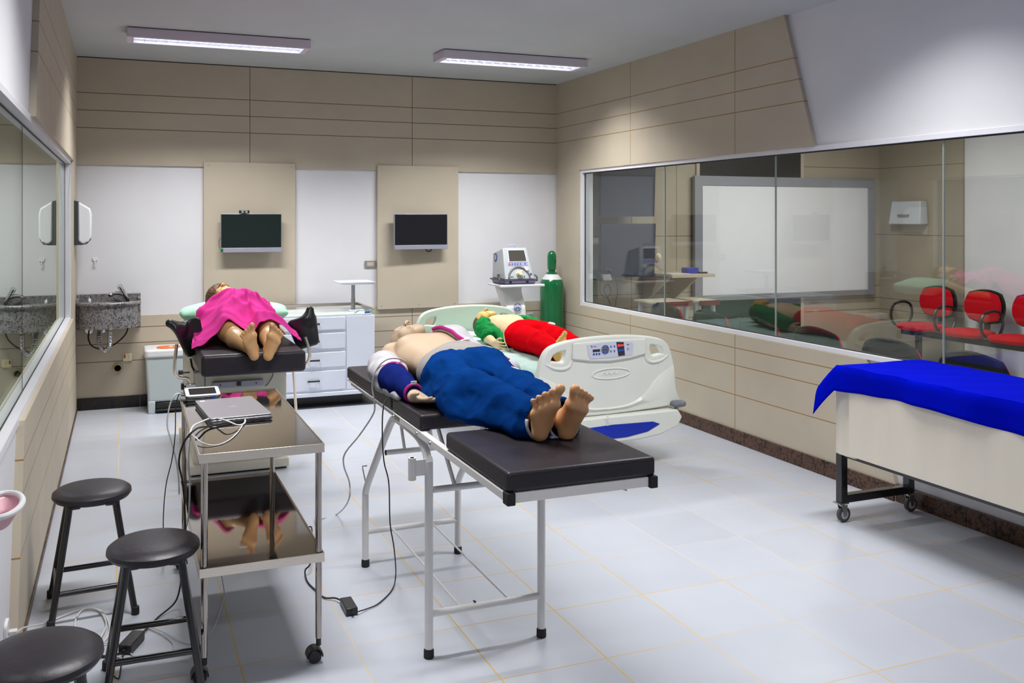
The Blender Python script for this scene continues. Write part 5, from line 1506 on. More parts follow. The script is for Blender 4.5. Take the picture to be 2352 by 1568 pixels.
def bed():
    t = thing('hospital_bed', (2.82, 5.95, 0), 'cream plastic hospital bed with control panel on its footboard and blue trim', 'hospital bed')
    half = [(0.0, 0.838), (0.15, 0.834), (0.28, 0.822), (0.38, 0.803), (0.435, 0.775), (0.465, 0.73), (0.485, 0.67), (0.497, 0.61), (0.505, 0.55), (0.512, 0.47), (0.54, 0.405), (0.535, 0.385), (0.30, 0.372), (0.0, 0.366)]
    outl = half + [(-x, z) for x, z in half[::-1][1:-1]]
    hole_r = [(0.315, 0.785), (0.38, 0.775), (0.415, 0.752), (0.432, 0.705), (0.40, 0.700), (0.335, 0.693), (0.312, 0.72), (0.303, 0.76)]
    hole_l = [(-x, z) for x, z in hole_r[::-1]]
    fb = plate('footboard', outl, [hole_r, hole_l], 0.055, 'bed_plastic', t, BED)
    H = BED @ Matrix.Translation((0, 2.13, 0.0))
    hb = plate('headboard', [(x * 0.96, z) for x, z in outl], [[(x * 0.96, z - 0.01) for x, z in hole_r], [(x * 0.96, z - 0.01) for x, z in hole_l]], 0.05, 'bed_shade', t, H)
    # raised cowl carrying the control panel
    def arc(x): return 0.826 - 0.10 * (abs(x)) ** 2.2
    top = [(x, arc(x)) for x in [-0.27 + 0.54 * i / 12 for i in range(13)]]
    bot = [(0.275, 0.72), (0.15, 0.700), (0.0, 0.690), (-0.15, 0.700), (-0.275, 0.72)]
    m = MB(BED @ Matrix.Translation((0, -0.028, 0)))
    m.prism(top + bot, 'y', -0.014, 0.004); m.build('panel_cowl', 'bed_plastic', fb, bevel=0.009, seg=3)
    ctl = MB(BED @ Matrix.Translation((0.0, -0.043, 0)))
    y = -0.002
    pts = [(-0.175, 0.803), (-0.10, 0.811), (0.0, 0.815), (0.10, 0.812), (0.165, 0.803), (0.172, 0.785), (0.168, 0.735), (0.160, 0.722), (0.0, 0.715), (-0.150, 0.716), (-0.165, 0.745)]
    ctl.prism(pts, 'y', y, 0.001)
    cp = ctl.build('control_panel', 'panel_white', fb, bevel=0.001)
    def px(poly, mt, nm='key', o=0.0012):
        q = MB(BED @ Matrix.Translation((0.0, -0.043, 0))); q.prism(poly, 'y', y - o, y); q.build(nm, mt, cp, smooth=False)
    def circ(cx, cz, r, n=16): return [(cx + r * math.cos(2 * PI * k / n), cz + r * math.sin(2 * PI * k / n)) for k in range(n)]
    def rc(a, b, c, d): return [(a, c), (b, c), (b, d), (a, d)]
    px(rc(-0.132, -0.078, 0.758, 0.774), 'panel_dark', 'display')
    for x in (-0.124, -0.104, -0.084): px(circ(x, 0.744, 0.0075), 'btn_blue')
    px(circ(-0.040, 0.768, 0.030, 24), 'grey_plastic', 'dial', 0.001)
    for dx, dz in ((-0.012, 0.015), (0.012, 0.015), (-0.012, -0.015), (0.012, -0.015)): px(circ(-0.040 + dx, 0.768 + dz, 0.0075), 'btn_blue', 'key', 0.002)
    px(rc(-0.060, -0.020, 0.766, 0.770), 'panel_dark', 'dial_mark', 0.0022)
    for x in (0.002, 0.028):
        px([(x - 0.007, 0.780), (x + 0.007, 0.780), (x, 0.795)], 'btn_blue')
        px([(x - 0.007, 0.760), (x, 0.745), (x + 0.007, 0.760)], 'btn_blue')
    px([(0.042, 0.812), (0.098, 0.808), (0.108, 0.724), (0.058, 0.721)], 'panel_dark', 'dark_field', 0.0008)
    px(circ(0.060, 0.789, 0.0085), 'red_led', 'light', 0.002); px(rc(0.070, 0.098, 0.784, 0.794), 'red_led', 'light', 0.002)
    px(circ(0.064, 0.757, 0.0085), 'btn_blue', 'key', 0.002); px(rc(0.074, 0.101, 0.752, 0.762), 'btn_blue', 'key', 0.002)
    px(rc(0.122, 0.138, 0.788, 0.793), 'panel_dark', 'mark'); px(circ(0.131, 0.762, 0.008), 'btn_blue'); px(circ(0.131, 0.762, 0.005), 'panel_white', 'key_centre', 0.002)
    # small printed wordmark: a tick-like V followed by strokes
    px([(-0.148, 0.801), (-0.143, 0.801), (-0.138, 0.790), (-0.128, 0.803), (-0.138, 0.784)], 'logo_blue', 'wordmark')
    px(rc(-0.124, -0.108, 0.790, 0.794), 'logo_blue', 'wordmark')
    # embossed oval and crease ribs of the moulded board
    S = BED @ Matrix.Translation((0.015, -0.029, 0.612))
    m = MB(S); m.tube([(0.14 * math.cos(2 * PI * k / 40), 0, 0.032 * math.sin(2 * PI * k / 40)) for k in range(40)], 0.0042, 8, closed=True)
    m.build('oval_emblem', 'bed_plastic', fb)
    m = MB(S); m.tube([(-0.07, 0.0, -0.004), (-0.05, 0, 0.010), (-0.035, 0, -0.006), (-0.02, 0, 0.006), (0.0, 0, -0.004), (0.02, 0, 0.010), (0.035, 0, -0.004), (0.06, 0, 0.006)], 0.0022, 6, smooth=4)
    m.build('raised_script', 'bed_plastic', fb)
    for s in (-1, 1):
        m = MB(BED @ Matrix.Translation((0, -0.026, 0)))
        A = [(s * 0.500, 0.008, 0.655), (s * 0.36, 0.008, 0.57), (s * 0.26, 0.008, 0.47), (s * 0.14, 0.008, 0.415), (0.0, 0.008, 0.400)]
        B = [(s * 0.500, -0.003, 0.630), (s * 0.37, -0.014, 0.545), (s * 0.28, -0.016, 0.45), (s * 0.15, -0.014, 0.402), (0.0, -0.012, 0.392)]
        C = [(s * 0.508, 0.004, 0.50), (s * 0.50, 0.004, 0.46), (s * 0.42, 0.004, 0.405), (s * 0.20, 0.004, 0.385), (0.0, 0.004, 0.378)]
        Ac, Bc, Cc = [catmull([Vector(p) for p in q], 5) for q in (A, B, C)]
        vs = Ac + Bc + Cc; n = len(Ac)
        fs = [(i, i + 1, n + i + 1, n + i) for i in range(n - 1)] + [(n + i, n + i + 1, 2 * n + i + 1, 2 * n + i) for i in range(n - 1)]
        m.add(vs, fs); m.build('wing_relief', 'bed_plastic', fb, angle=60)
    for s in (-1, 1):      # recess ridges round the grips
        m = MB(BED @ Matrix.Translation((0, -0.022, 0)))
        m.tube([(s * 0.455, 0, 0.700), (s * 0.40, -0.004, 0.672), (s * 0.335, -0.006, 0.664), (s * 0.29, -0.006, 0.68), (s * 0.275, -0.004, 0.715)], 0.010, 8, smooth=4)
        m.build('grip_lip', 'bed_plastic', fb)
    # lower apron with blue insert
    m = MB(BED); m.prism([(-0.50, 0.352), (0.50, 0.352), (0.535, 0.30), (0.50, 0.245), (0.36, 0.20), (0.2, 0.185), (-0.2, 0.185), (-0.36, 0.20), (-0.50, 0.245), (-0.535, 0.30)], 'y', -0.075, 0.03)
    ap = m.build('apron', 'bed_plastic', t, bevel=0.010, seg=3)
    m = MB(BED); m.prism([(-0.33, 0.292), (0.0, 0.300), (0.30, 0.292), (0.355, 0.272), (0.26, 0.232), (0.1, 0.212), (-0.1, 0.212), (-0.28, 0.232), (-0.37, 0.265)], 'y', -0.078, -0.074)
    m.build('blue_insert', 'blue_trim', ap, bevel=0.001)
    for s in (-1, 1):
        m = MB(BED); m.lathe([(0.0, 0.362), (0.035, 0.362), (0.052, 0.370), (0.056, 0.383), (0.050, 0.397), (0.034, 0.402), (0.0, 0.402)], s * 0.525, -0.035, 28)
        m.build('corner_bumper', 'grey_plastic', t)
        m = MB(BED); m.tube([(s * 0.52, -0.03, 0.33), (s * 0.52, -0.03, 0.365)], 0.014, 10); m.build('bumper_pin', 'metal_grey', t)
    # deck, base, castors
    m = MB(BED); m.box(-0.44, 0.44, 0.03, 2.10, 0.36, 0.47); m.build('deck', 'bed_plastic', t, bevel=0.01)
    m = MB(BED); m.box(-0.30, 0.30, 0.35, 1.85, 0.10, 0.17).box(-0.06, 0.06, 0.5, 0.62, 0.17, 0.36).box(-0.06, 0.06, 1.5, 1.62, 0.17, 0.36); m.build('base_frame', 'cream_paint', t, bevel=0.006)
    m = MB(BED); m.hexa([(0.05, 0.55, 0.02), (0.26, 0.55, 0.02), (0.26, 0.68, 0.02), (0.05, 0.68, 0.02)], [(-0.02, 0.50, 0.12), (0.28, 0.50, 0.12), (0.28, 0.68, 0.12), (-0.02, 0.68, 0.12)]); m.build('base_foot', 'cream_paint', t, bevel=0.004)
    for sx in (-1, 1):
        for yy in (0.42, 1.78):
            m = MB(BED); m.lathe([(0.0, -0.02), (0.045, -0.02), (0.05, -0.012), (0.05, 0.012), (0.045, 0.02), (0.0, 0.02)], sx * 0.33, 0.05, 22, 'y', yy)
            m.build('wheel', 'grey_plastic', t)
    m = MB(BED); m.tube([(0.66, 0.66, 0.012), (0.66, 0.66, 0.07)], 0.010, 10).tube([(0.66, 0.66, 0.07), (0.34, 0.66, 0.12)], 0.006, 8); m.build('brake_pedal', 'metal_grey', t)
    m = MB(BED); m.tube([(-0.055, -0.086, 0.36), (-0.045, -0.090, 0.345), (-0.052, -0.090, 0.33), (-0.044, -0.090, 0.315), (-0.052, -0.090, 0.30)], 0.0025, 6, smooth=4); m.build('strap_tag', 'cable_white', t)
bed()
def bed_linen():
    def mz(x, y):
        w = 0.435
        e = max(0, abs(x) - w + 0.05) / 0.05
        z = 0.632 - 0.05 * (1 - math.sqrt(max(0, 1 - min(e, 1) ** 2)))
        return z
    def fn(u, v):
        y = 0.06 + v * 2.0
        a = u * 2 - 1
        s = a * 0.62                      # arc length across
        x = max(-0.44, min(0.44, s))
        over = max(0, abs(s) - 0.44)
        z = mz(x, y) - over
        wr = 0.005 * math.sin(y * 38 + 3 * math.sin(x * 9)) * (0.3 + (abs(s) / 0.5) ** 2) + 0.004 * math.sin(y * 17 + x * 21)
        if over > 0:
            x = math.copysign(0.445 + wr * 0.8, s)
        else:
            z += wr * 0.9
        return (x, y, z)
    m = MB(BED); m.grid(fn, 61, 120)
    o = m.build('bed_sheet', 'mint_sheet', solid=0.003, fixn=False, angle=80)
    tag(o, 'pale mint bed sheet, wrinkled, tucked over the mattress of the hospital bed', 'bed sheet')
    m = MB(BED); m.box(-0.425, 0.425, 0.05, 2.08, 0.472, 0.612)
    tag(m.build('mattress', 'mint_sheet', bevel=0.03, seg=3), 'mattress under the mint sheet on the hospital bed', 'mattress')
bed_linen()
# ------------------------------------------------------------------ training mannequins
def V3(*a): return np.array(a, float)
def unit(v): v = np.array(v, float); return v / np.linalg.norm(v)

def add_foot(S, ankle, t, n, s, k=1.0, spread=1.0, back=0.0):
    """t: towards the toes, n: out of the sole, s: towards the big-toe side"""
    t, n = unit(t), unit(n); n = unit(n - t * (n @ t)); s = unit(np.array(s, float) - t * (np.array(s) @ t) - n * (np.array(s) @ n))
    A = np.array(ankle, float)
    heel = A + (n * 0.030 - t * 0.036) * k
    b1 = A + (t * 0.112 + s * 0.026 + n * 0.036) * k
    b5 = A + (t * (0.086 - back) - s * 0.036 + n * 0.036) * k
    bm = (b1 + b5) / 2 + t * 0.006 * k
    S.cone(A, heel, 0.031 * k, 0.030 * k, 0.02)
    S.cone(heel, b5 - t * 0.01, 0.027 * k, 0.019 * k, 0.015)
    S.cone(heel, (b1 + b5) / 2, 0.026 * k, 0.021 * k, 0.015)
    S.cone(A, b1 - n * 0.012 * k, 0.034 * k, 0.019 * k, 0.02)
    S.cone(A, bm - n * 0.014 * k, 0.033 * k, 0.018 * k, 0.02)
    S.cone(A + n * 0.01, b1, 0.024 * k, 0.021 * k, 0.015)
    S.cone(b1, b5, 0.022 * k, 0.017 * k, 0.014)
    fr = [0.0, 0.30, 0.54, 0.77, 1.0]
    ln = [0.050, 0.046, 0.041, 0.036, 0.031]
    rd = [0.0195, 0.0130, 0.0124, 0.0118, 0.0112]
    for i in range(5):
        base = b1 * (1 - fr[i]) + b5 * fr[i]
        dirn = unit(t + s * (0.10 - 0.11 * i) * spread)
        base = base + dirn * 0.014 * k - n * 0.004 * k
        mid = base + dirn * ln[i] * 0.68 * k - n * 0.004 * k
        tip = mid + (dirn * 0.97 + n * 0.20) * ln[i] * 0.50 * k
        r = rd[i] * k
        S.cone(base, mid, r * 0.80, r * 0.76, 0.003)
        S.cone(mid, tip, r * 0.80, r * 1.04, 0.003)

def add_hand(S, wrist, d, p, s, k=1.0, curl=0.5, rw=0.021):
    """d: along the fingers, p: out of the palm, s: thumb side"""
    d = unit(d); p = unit(p); p = unit(p - d * (p @ d)); s = unit(np.array(s, float) - d * (np.array(s) @ d) - p * (np.array(s) @ p))
    W = np.array(wrist, float)
    for i in range(4):
        off = (0.030 - 0.020 * i) * k
        kn = W + d * (0.088 - 0.004 * abs(i - 1)) * k + s * off
        S.cone(W + s * off * 0.5, kn, rw * 0.80, 0.0115 * k, 0.010)
        L = [(0.040, 0.027, 0.021), (0.044, 0.030, 0.022), (0.041, 0.028, 0.021), (0.033, 0.021, 0.018)][i]
        pos = kn; ang = 0.10
        fan = unit(d + s * (0.10 - 0.07 * i))
        for j, l in enumerate(L):
            ang += curl * (0.22 + 0.14 * j) * (0.8 + 0.15 * i)
            nd = fan * math.cos(ang) + p * math.sin(ang)
            q = pos + nd * l * k
            r = (0.0092 - 0.0008 * j) * k * (0.9 if i == 3 else 1)
            S.cone(pos, q, r, r * 0.92, 0.003)
            pos = q
    th0 = W + d * 0.022 * k + s * 0.020 * k
    th1 = th0 + unit(d * 0.7 + s * 0.75 + p * 0.25) * 0.042 * k
    th2 = th1 + unit(d * 0.95 + s * 0.35 + p * 0.25) * 0.030 * k
    th3 = th2 + unit(d * 1.0 + s * 0.05 + p * 0.25) * 0.024 * k
    S.cone(th0, th1, 0.0155 * k, 0.0115 * k, 0.010)
    S.cone(th1, th2, 0.0108 * k, 0.0098 * k, 0.004)
    S.cone(th2, th3, 0.0098 * k, 0.0085 * k, 0.003)

def add_head(S, c, f, u, neck, k=1.0, open_mouth=False):
    f, u = unit(f), unit(u); u = unit(u - f * (u @ f)); l = np.cross(u, f)
    Rm = np.stack([l, f, u], 1)
    c = np.array(c, float)
    P = lambda a, b, d: c + (l * a + f * b + u * d) * k
    S.ell(c + u * 0.01, (0.076 * k, 0.094 * k, 0.088 * k), 0.02, rot=Rm)
    S.ell(P(0, 0.030, -0.050), (0.058 * k, 0.060 * k, 0.068 * k), 0.03, rot=Rm)
    for a in (-1, 1):
        S.cone(P(a * 0.058, -0.01, -0.050), P(a * 0.018, 0.062, -0.104), 0.020 * k, 0.017 * k, 0.02)
        S.ell(P(a * 0.036, 0.066, -0.034), (0.020 * k, 0.016 * k, 0.018 * k), 0.02, rot=Rm)      # cheek
    S.ell(P(0, 0.068, -0.106), (0.026 * k, 0.020 * k, 0.017 * k), 0.02, rot=Rm)                   # chin
    S.cone(P(-0.032, 0.078, 0.020), P(0.032, 0.078, 0.020), 0.011 * k, 0.011 * k, 0.015)          # brow
    for a in (-1, 1):
        S.ell(P(a * 0.031, 0.098, 0.000), (0.016 * k, 0.012 * k, 0.010 * k), 0.010, 'sub', rot=Rm)
        S.ell(P(a * 0.031, 0.077, 0.000), (0.0135 * k, 0.012 * k, 0.0095 * k), 0.004, rot=Rm)     # closed lid
    S.cone(P(0, 0.088, 0.004), P(0, 0.110, -0.034), 0.0085 * k, 0.0105 * k, 0.010)               # nose
    for a in (-1, 1):
        S.ell(P(a * 0.010, 0.104, -0.037), (0.008 * k, 0.009 * k, 0.008 * k), 0.005, rot=Rm)
        S.cone(P(a * 0.0072, 0.104, -0.050), P(a * 0.0065, 0.106, -0.034), 0.0040 * k, 0.0034 * k, 0.0015, 'sub')
    S.cone(P(-0.018, 0.086, -0.066), P(0.018, 0.086, -0.066), 0.0066 * k, 0.0066 * k, 0.006)      # lips
    S.cone(P(-0.016, 0.085, -0.077), P(0.016, 0.085, -0.077), 0.0070 * k, 0.0070 * k, 0.006)
    w = 0.0055 if open_mouth else 0.0022
    S.ell(P(0, 0.094, -0.0715), (0.020 * k, 0.010 * k, w * k), 0.002, 'sub', rot=Rm)
    for a in (-1, 1):
        S.ell(P(a * 0.078, -0.008, -0.014), (0.008 * k, 0.018 * k, 0.028 * k), 0.006, rot=Rm)     # ears
        S.ell(P(a * 0.086, -0.004, -0.012), (0.005 * k, 0.010 * k, 0.017 * k), 0.003, 'sub', rot=Rm)
    S.cone(P(0, -0.012, -0.060), neck, 0.050 * k, 0.056 * k, 0.03)

def torso(S, x, yp, ya, yc, ys, z, hw=0.17, tilt=(0, 0, 0), big=1.0):
    """pelvis, abdomen, chest, shoulders of a figure lying on its back"""
    S.ell((x, yp, z - 0.004), (0.166, 0.125, 0.094), 0.04)
    S.ell((x, ya, z - 0.004), (0.140 * big, 0.165, 0.090), 0.05)
    S.ell((x, yc, z + 0.002), (0.162, 0.185, 0.100), 0.05)
    S.cone((x - hw + 0.02, ys, z - 0.012), (x + hw - 0.02, ys, z - 0.012), 0.062, 0.062, 0.05)
    for a in (-1, 1):
        S.ell((x + a * 0.072, yc + 0.055, z + 0.052), (0.072, 0.075, 0.042), 0.03)

def topz(S, x, y):
    i = int(round((x - S.lo[0]) / S.h)); j = int(round((y - S.lo[1]) / S.h))
    i = min(max(i, 0), S.n[0] - 1); j = min(max(j, 0), S.n[1] - 1)
    col = np.where(S.D[i, j, :] < 0)[0]
    return float(S.lo[2] + S.h * col.max()) if len(col) else None

def clip_floor(S, z):
    P2 = S.ax[2][None, None, :]
    S.D = np.maximum(S.D, (z - P2)).astype(np.float32)

def fold(S, amp, sc, seed, warp=0.5):
    P = S.points()
    Q = P * np.array(sc, np.float32)
    n = np_noise(Q, 1.0, seed) + 0.5 * np_noise(Q, 2.1, seed + 3)
    S.D = S.D + (np.abs(n) - 0.35).astype(np.float32) * amp

HB = 0.0045
# ---- mannequin A: blue trousers, open grey jacket, on the examination table
def person_a():
    t = thing('training_mannequin', (1.30, 3.4, 0.876), 'bare-chested training mannequin in blue trousers on the black padded examination table', 'mannequin')
    lo, hi = (0.93, 2.40, 0.86), (1.72, 4.30, 1.17)
    S = SDF(lo, hi, HB)
    z = 0.972
    X = 1.305
    torso(S, X, 3.42, 3.56, 3.76, 3.91, z, 0.155)
    hip = {-1: (X - 0.085, 3.38, 0.965), 1: (X + 0.085, 3.38, 0.965)}
    kn = {-1: (X - 0.105, 3.00, 0.952), 1: (X + 0.075, 3.00, 0.943)}
    an = {-1: (1.282, 2.595, 0.936), 1: (1.358, 2.595, 0.936)}
    for s in (-1, 1):
        S.cone(hip[s], kn[s], 0.078, 0.052, 0.03)
        S.cone(kn[s], (np.array(kn[s]) * 0.62 + np.array(an[s]) * 0.38 - V3(0, 0, 0.008)), 0.052, 0.050, 0.02)
        S.cone((np.array(kn[s]) * 0.62 + np.array(an[s]) * 0.38 - V3(0, 0, 0.008)), an[s], 0.050, 0.034, 0.02)
    add_foot(S, (1.276, 2.580, 0.936), (0.06, -0.36, 0.92), (-0.52, -0.78, -0.28), (0.80, -0.35, 0.40), 0.80, 1.35, 0.034)
    add_foot(S, (1.360, 2.580, 0.934), (0.06, -0.46, 0.85), (0.06, -0.88, -0.45), (-1, 0.0, 0.1), 0.83, 1.45)
    # right arm (left in the photo): bent a little, palm up beside the hip
    S.cone((X - 0.150, 3.87, 0.940), (1.075, 3.67, 0.920), 0.044, 0.038, 0.02)
    S.cone((1.070, 3.67, 0.920), (1.062, 3.26, 0.906), 0.038, 0.024, 0.02)
    add_hand(S, (1.062, 3.255, 0.904), (0.28, -1, 0.0), (0.25, -0.1, 0.95), (-0.8, 0, 0.3), 0.92, 0.30, 0.026)
    S.cone((X + 0.165, 3.90, 0.950), (1.500, 3.66, 0.925), 0.046, 0.038, 0.03)
    S.cone((1.500, 3.66, 0.925), (1.470, 3.42, 0.92), 0.038, 0.026, 0.02)
    add_hand(S, (1.47, 3.41, 0.92), (-0.1, -1, 0.0), (-1, 0, 0.3), (0, 0, 1), 0.9, 0.5, 0.024)
    T = SDF(lo, hi, HB)          # torso alone, used to wrap the clothes round it
    torso(T, X, 3.42, 3.56, 3.76, 3.91, z, 0.155)
    add_head(S, (1.305, 4.115, 0.975), (-0.22, 0.12, 0.97), (-0.35, 0.90, -0.16), (X, 3.95, 0.955), 1.02)
    S.ell((X - 0.175, 3.475, 0.975), (0.006, 0.007, 0.014), 0.003, 'sub')
    clip_floor(S, 0.8765)
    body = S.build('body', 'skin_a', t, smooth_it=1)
    # trousers
    L = SDF((1.0, 2.50, 0.86), (1.62, 3.56, 1.12), 0.005)
    L.ell((X, 3.40, 0.970), (0.188, 0.115, 0.098), 0.03)
    L.ell((X, 3.30, 0.966), (0.192, 0.13, 0.096), 0.03)
    for s in (-1, 1):
        hx = np.array(hip[s]); kx = np.array(kn[s]); ax = np.array(an[s])
        kr = 0.079 if s < 0 else 0.071
        L.cone(hx + V3(s * 0.004, 0, 0.002), kx + V3(s * 0.010, 0, 0.008), 0.099, kr, 0.025)
        L.cone(kx + V3(s * 0.010, 0, 0.008), ax + V3(s * 0.0, 0.03, 0.0), kr, 0.061, 0.02)
        L.cone(ax + V3(0, 0.03, 0.0), ax + V3(0, -0.01, -0.006), 0.061, 0.060, 0.02)
    for (q, r_) in (((1.135, 3.36, 0.905), (1.130, 2.97, 0.905)), ((1.130, 2.97, 0.905), (1.225, 2.64, 0.902)), ((1.46, 3.36, 0.905), (1.44, 2.97, 0.905)), ((1.44, 2.97, 0.905), (1.42, 2.66, 0.902))):
        L.cone(q, r_, 0.034, 0.034, 0.05)
    fold(L, 0.010, (12, 4.5, 11), 5)
    fold(L, 0.017, (6, 7, 6), 77)
    fold(L, 0.007, (16, 12, 16), 78)
    P = L.points()
    # leg openings and waist
    L.D = np.maximum(L.D, 2.590 + 0.06 * (P[..., 2] - 0.90) + 0.03 * (P[..., 0] < 1.31) * (0.0) - P[..., 1])
    L.D = np.maximum(L.D, P[..., 1] - (3.340 + 0.14 * (P[..., 0] - X) - 0.05 * (1.05 - P[..., 2])))
    for s in (-1, 1):
        ax = np.array(an[s])
        L.cone(ax + V3(0, -0.08, -0.003), ax + V3(0, 0.06, 0.003), 0.056, 0.052, 0.004, 'sub')
    clip_floor(L, 0.877)
    pants = L.build('trousers', 'blue_cloth', body, smooth_it=2)
    # pale lining showing at both leg openings
    K = SDF((1.17, 2.48, 0.86), (1.47, 2.75, 1.03), 0.004)
    for s in (-1, 1):
        ax = np.array(an[s])
        K.cone(ax + V3(0, -0.005, -0.010), ax + V3(0, 0.05, -0.004), 0.0605, 0.060, 0.004)
        K.cone(ax + V3(0, -0.08, -0.010), ax + V3(0, 0.04, -0.004), 0.0545, 0.0535, 0.0, 'sub')
    Pk = K.points()
    K.D = np.maximum(K.D, (2.578 + 0.12 * (Pk[..., 2] - 0.9) - Pk[..., 1]))
    K.D = np.maximum(K.D, Pk[..., 1] - 2.64); K.D = np.maximum(K.D, Pk[..., 2] - 0.945)
    clip_floor(K, 0.8775)
    K.build('trouser_lining', 'grey_cloth', pants, smooth_it=1)
    MB().tube([(x_, y_, (topz(L, x_, y_) or 1.03) + 0.004) for x_, y_ in ((1.400, 3.10), (1.412, 3.09), (1.428, 3.088))], [0.003, 0.004, 0.0015], 6, smooth=3).build('swoosh_mark', 'board_white', pants)
    # shirt tail and jacket, open over the chest
    J = SDF(lo, (1.72, 4.1, 1.17), 0.005)
    tor = SDF(lo, (1.72, 4.1, 1.17), 0.005)
    torso(tor, X, 3.42, 3.56, 3.76, 3.91, z, 0.155)
    base = tor.D.copy()
    P = J.points()
    wr = (np_noise(P * np.array((10, 22, 10), np.float32), 1.0, 9) * 0.005).astype(np.float32)
    shell = np.maximum(base - 0.016 - wr, -(base - 0.002))
    band = np.maximum(P[..., 1] - (3.450 + 0.008 * np.sin(P[..., 0] * 30) + 0.14 * (P[..., 0] - X) - 0.1 * (1.05 - P[..., 2])), 3.24 - P[..., 1])
    J.D = np.maximum(shell - 0.004, band).astype(np.float32)
    clip_floor(J, 0.8775)
    J.build('shirt_tail', 'tan_cloth', body, smooth_it=2)
    J.D = np.full(J.n, 0.2, np.float32)
    edge = 1.352 + (3.86 - P[..., 1]) * 0.29
    wr2 = (np_noise(P * np.array((9, 12, 9), np.float32), 1.0, 21) * 0.008).astype(np.float32)
    puff = 0.030 * np.clip((P[..., 0] - edge) / 0.10, 0, 1)
    flap = np.maximum(np.maximum(base - 0.020 - puff - wr2, -(base - 0.003)), edge - P[..., 0])
    flap = np.maximum(flap, 3.28 - P[..., 1])
    flap = np.maximum(flap, P[..., 1] - 3.90)
    J.D = flap.astype(np.float32)
    J.cone((1.480, 3.78, 0.985), (1.492, 3.56, 0.978), 0.042, 0.046, 0.05)
    J.cone((1.492, 3.56, 0.978), (1.508, 3.36, 0.962), 0.046, 0.048, 0.04)
    # left sleeve
    J.cone((X + 0.16, 3.88, 0.955), (1.495, 3.66, 0.935), 0.062, 0.055, 0.03)
    J.cone((1.495, 3.66, 0.935), (1.475, 3.50, 0.93), 0.055, 0.042, 0.02)
    clip_floor(J, 0.8775)
    jk = J.build('jacket', 'grey_cloth', body, smooth_it=2)
    pts = []
    for y in np.linspace(3.87, 3.35, 16):
        x = 1.352 + (3.86 - y) * 0.29
        zz = topz(J, x + 0.012, y) or topz(tor, x, y) or 1.02
        pts.append((x, y, zz + 0.001))
    MB().tube(pts, 0.0085, 8, smooth=3).build('zip_trim', 'magenta', jk)
    q = pts[7]
    MB().tube([(q[0] - 0.028, q[1] + 0.00, q[2] + 0.004), (q[0] - 0.002, q[1], q[2] + 0.010), (q[0] + 0.018, q[1] + 0.01, q[2] + 0.008)], [0.004, 0.009, 0.006], 8, smooth=3).build('zip_pull', 'white_plastic', jk)
    # right sleeve: bunched grey shoulder part, navy forearm, magenta seams
    Q = SDF((0.92, 3.15, 0.80), (1.26, 4.05, 1.10), 0.0045)
    Q.cone((1.120, 3.84, 0.930), (1.075, 3.73, 0.938), 0.050, 0.070, 0.03)
    Q.cone((1.075, 3.73, 0.938), (1.060, 3.575, 0.930), 0.072, 0.064, 0.02)
    Q.cone((1.010, 3.66, 0.945), (1.015, 3.60, 0.935), 0.030, 0.026, 0.02)
    Q.cone((1.030, 3.62, 0.960), (1.105, 3.58, 0.955), 0.032, 0.026, 0.02)
    Q.cone((1.030, 3.62, 0.892), (1.030, 3.36, 0.888), 0.034, 0.016, 0.02)
    fold(Q, 0.009, (14, 18, 14), 31)
    Pq = Q.points()
    Q.ell((1.30, 3.78, 0.99), (0.162, 0.20, 0.12), 0.01, 'sub')
    inner = (Pq[..., 0] > 1.0) & (Pq[..., 2] < 0.8775)
    Q.D = np.maximum(Q.D, np.where(Pq[..., 0] > 1.028, 0.8775 - Pq[..., 2], 0.815 - Pq[..., 2])).astype(np.float32)
    sl = Q.build('jacket_sleeve', 'grey_cloth', jk, smooth_it=2)
    F = SDF((0.95, 3.18, 0.86), (1.20, 3.72, 1.03), 0.004)
    F.cone((1.056, 3.64, 0.932), (1.058, 3.44, 0.922), 0.070, 0.056, 0.02)
    F.cone((1.062, 3.44, 0.922), (1.062, 3.285, 0.912), 0.052, 0.038, 0.02)
    fold(F, 0.005, (16, 14, 16), 12)
    Pf = F.points()
    F.D = np.maximum(np.maximum(F.D, 3.275 - Pf[..., 1]), Pf[..., 1] - 3.555).astype(np.float32)
    clip_floor(F, 0.8775)
    fa = F.build('forearm_sleeve', 'navy_cloth', sl, smooth_it=2)
    ring = lambda c, r, n=20, fz=1.0: [(c[0] + r * math.cos(a), c[1], max(0.882, c[2] + r * fz * math.sin(a))) for a in [2 * PI * k / n for k in range(n)]]
    MB().tube(ring((1.062, 3.280, 0.913), 0.034), 0.0065, 8, closed=True, smooth=2).build('magenta_cuff', 'magenta', sl)
    MB().tube(ring((1.063, 3.556, 0.928), 0.062), 0.005, 8, closed=True, smooth=2).build('magenta_seam', 'magenta', sl)
    MB().box(1.05, 1.073, 3.268, 3.274, 0.950, 0.962).build('cuff_tag', 'white_plastic', sl)
person_a()

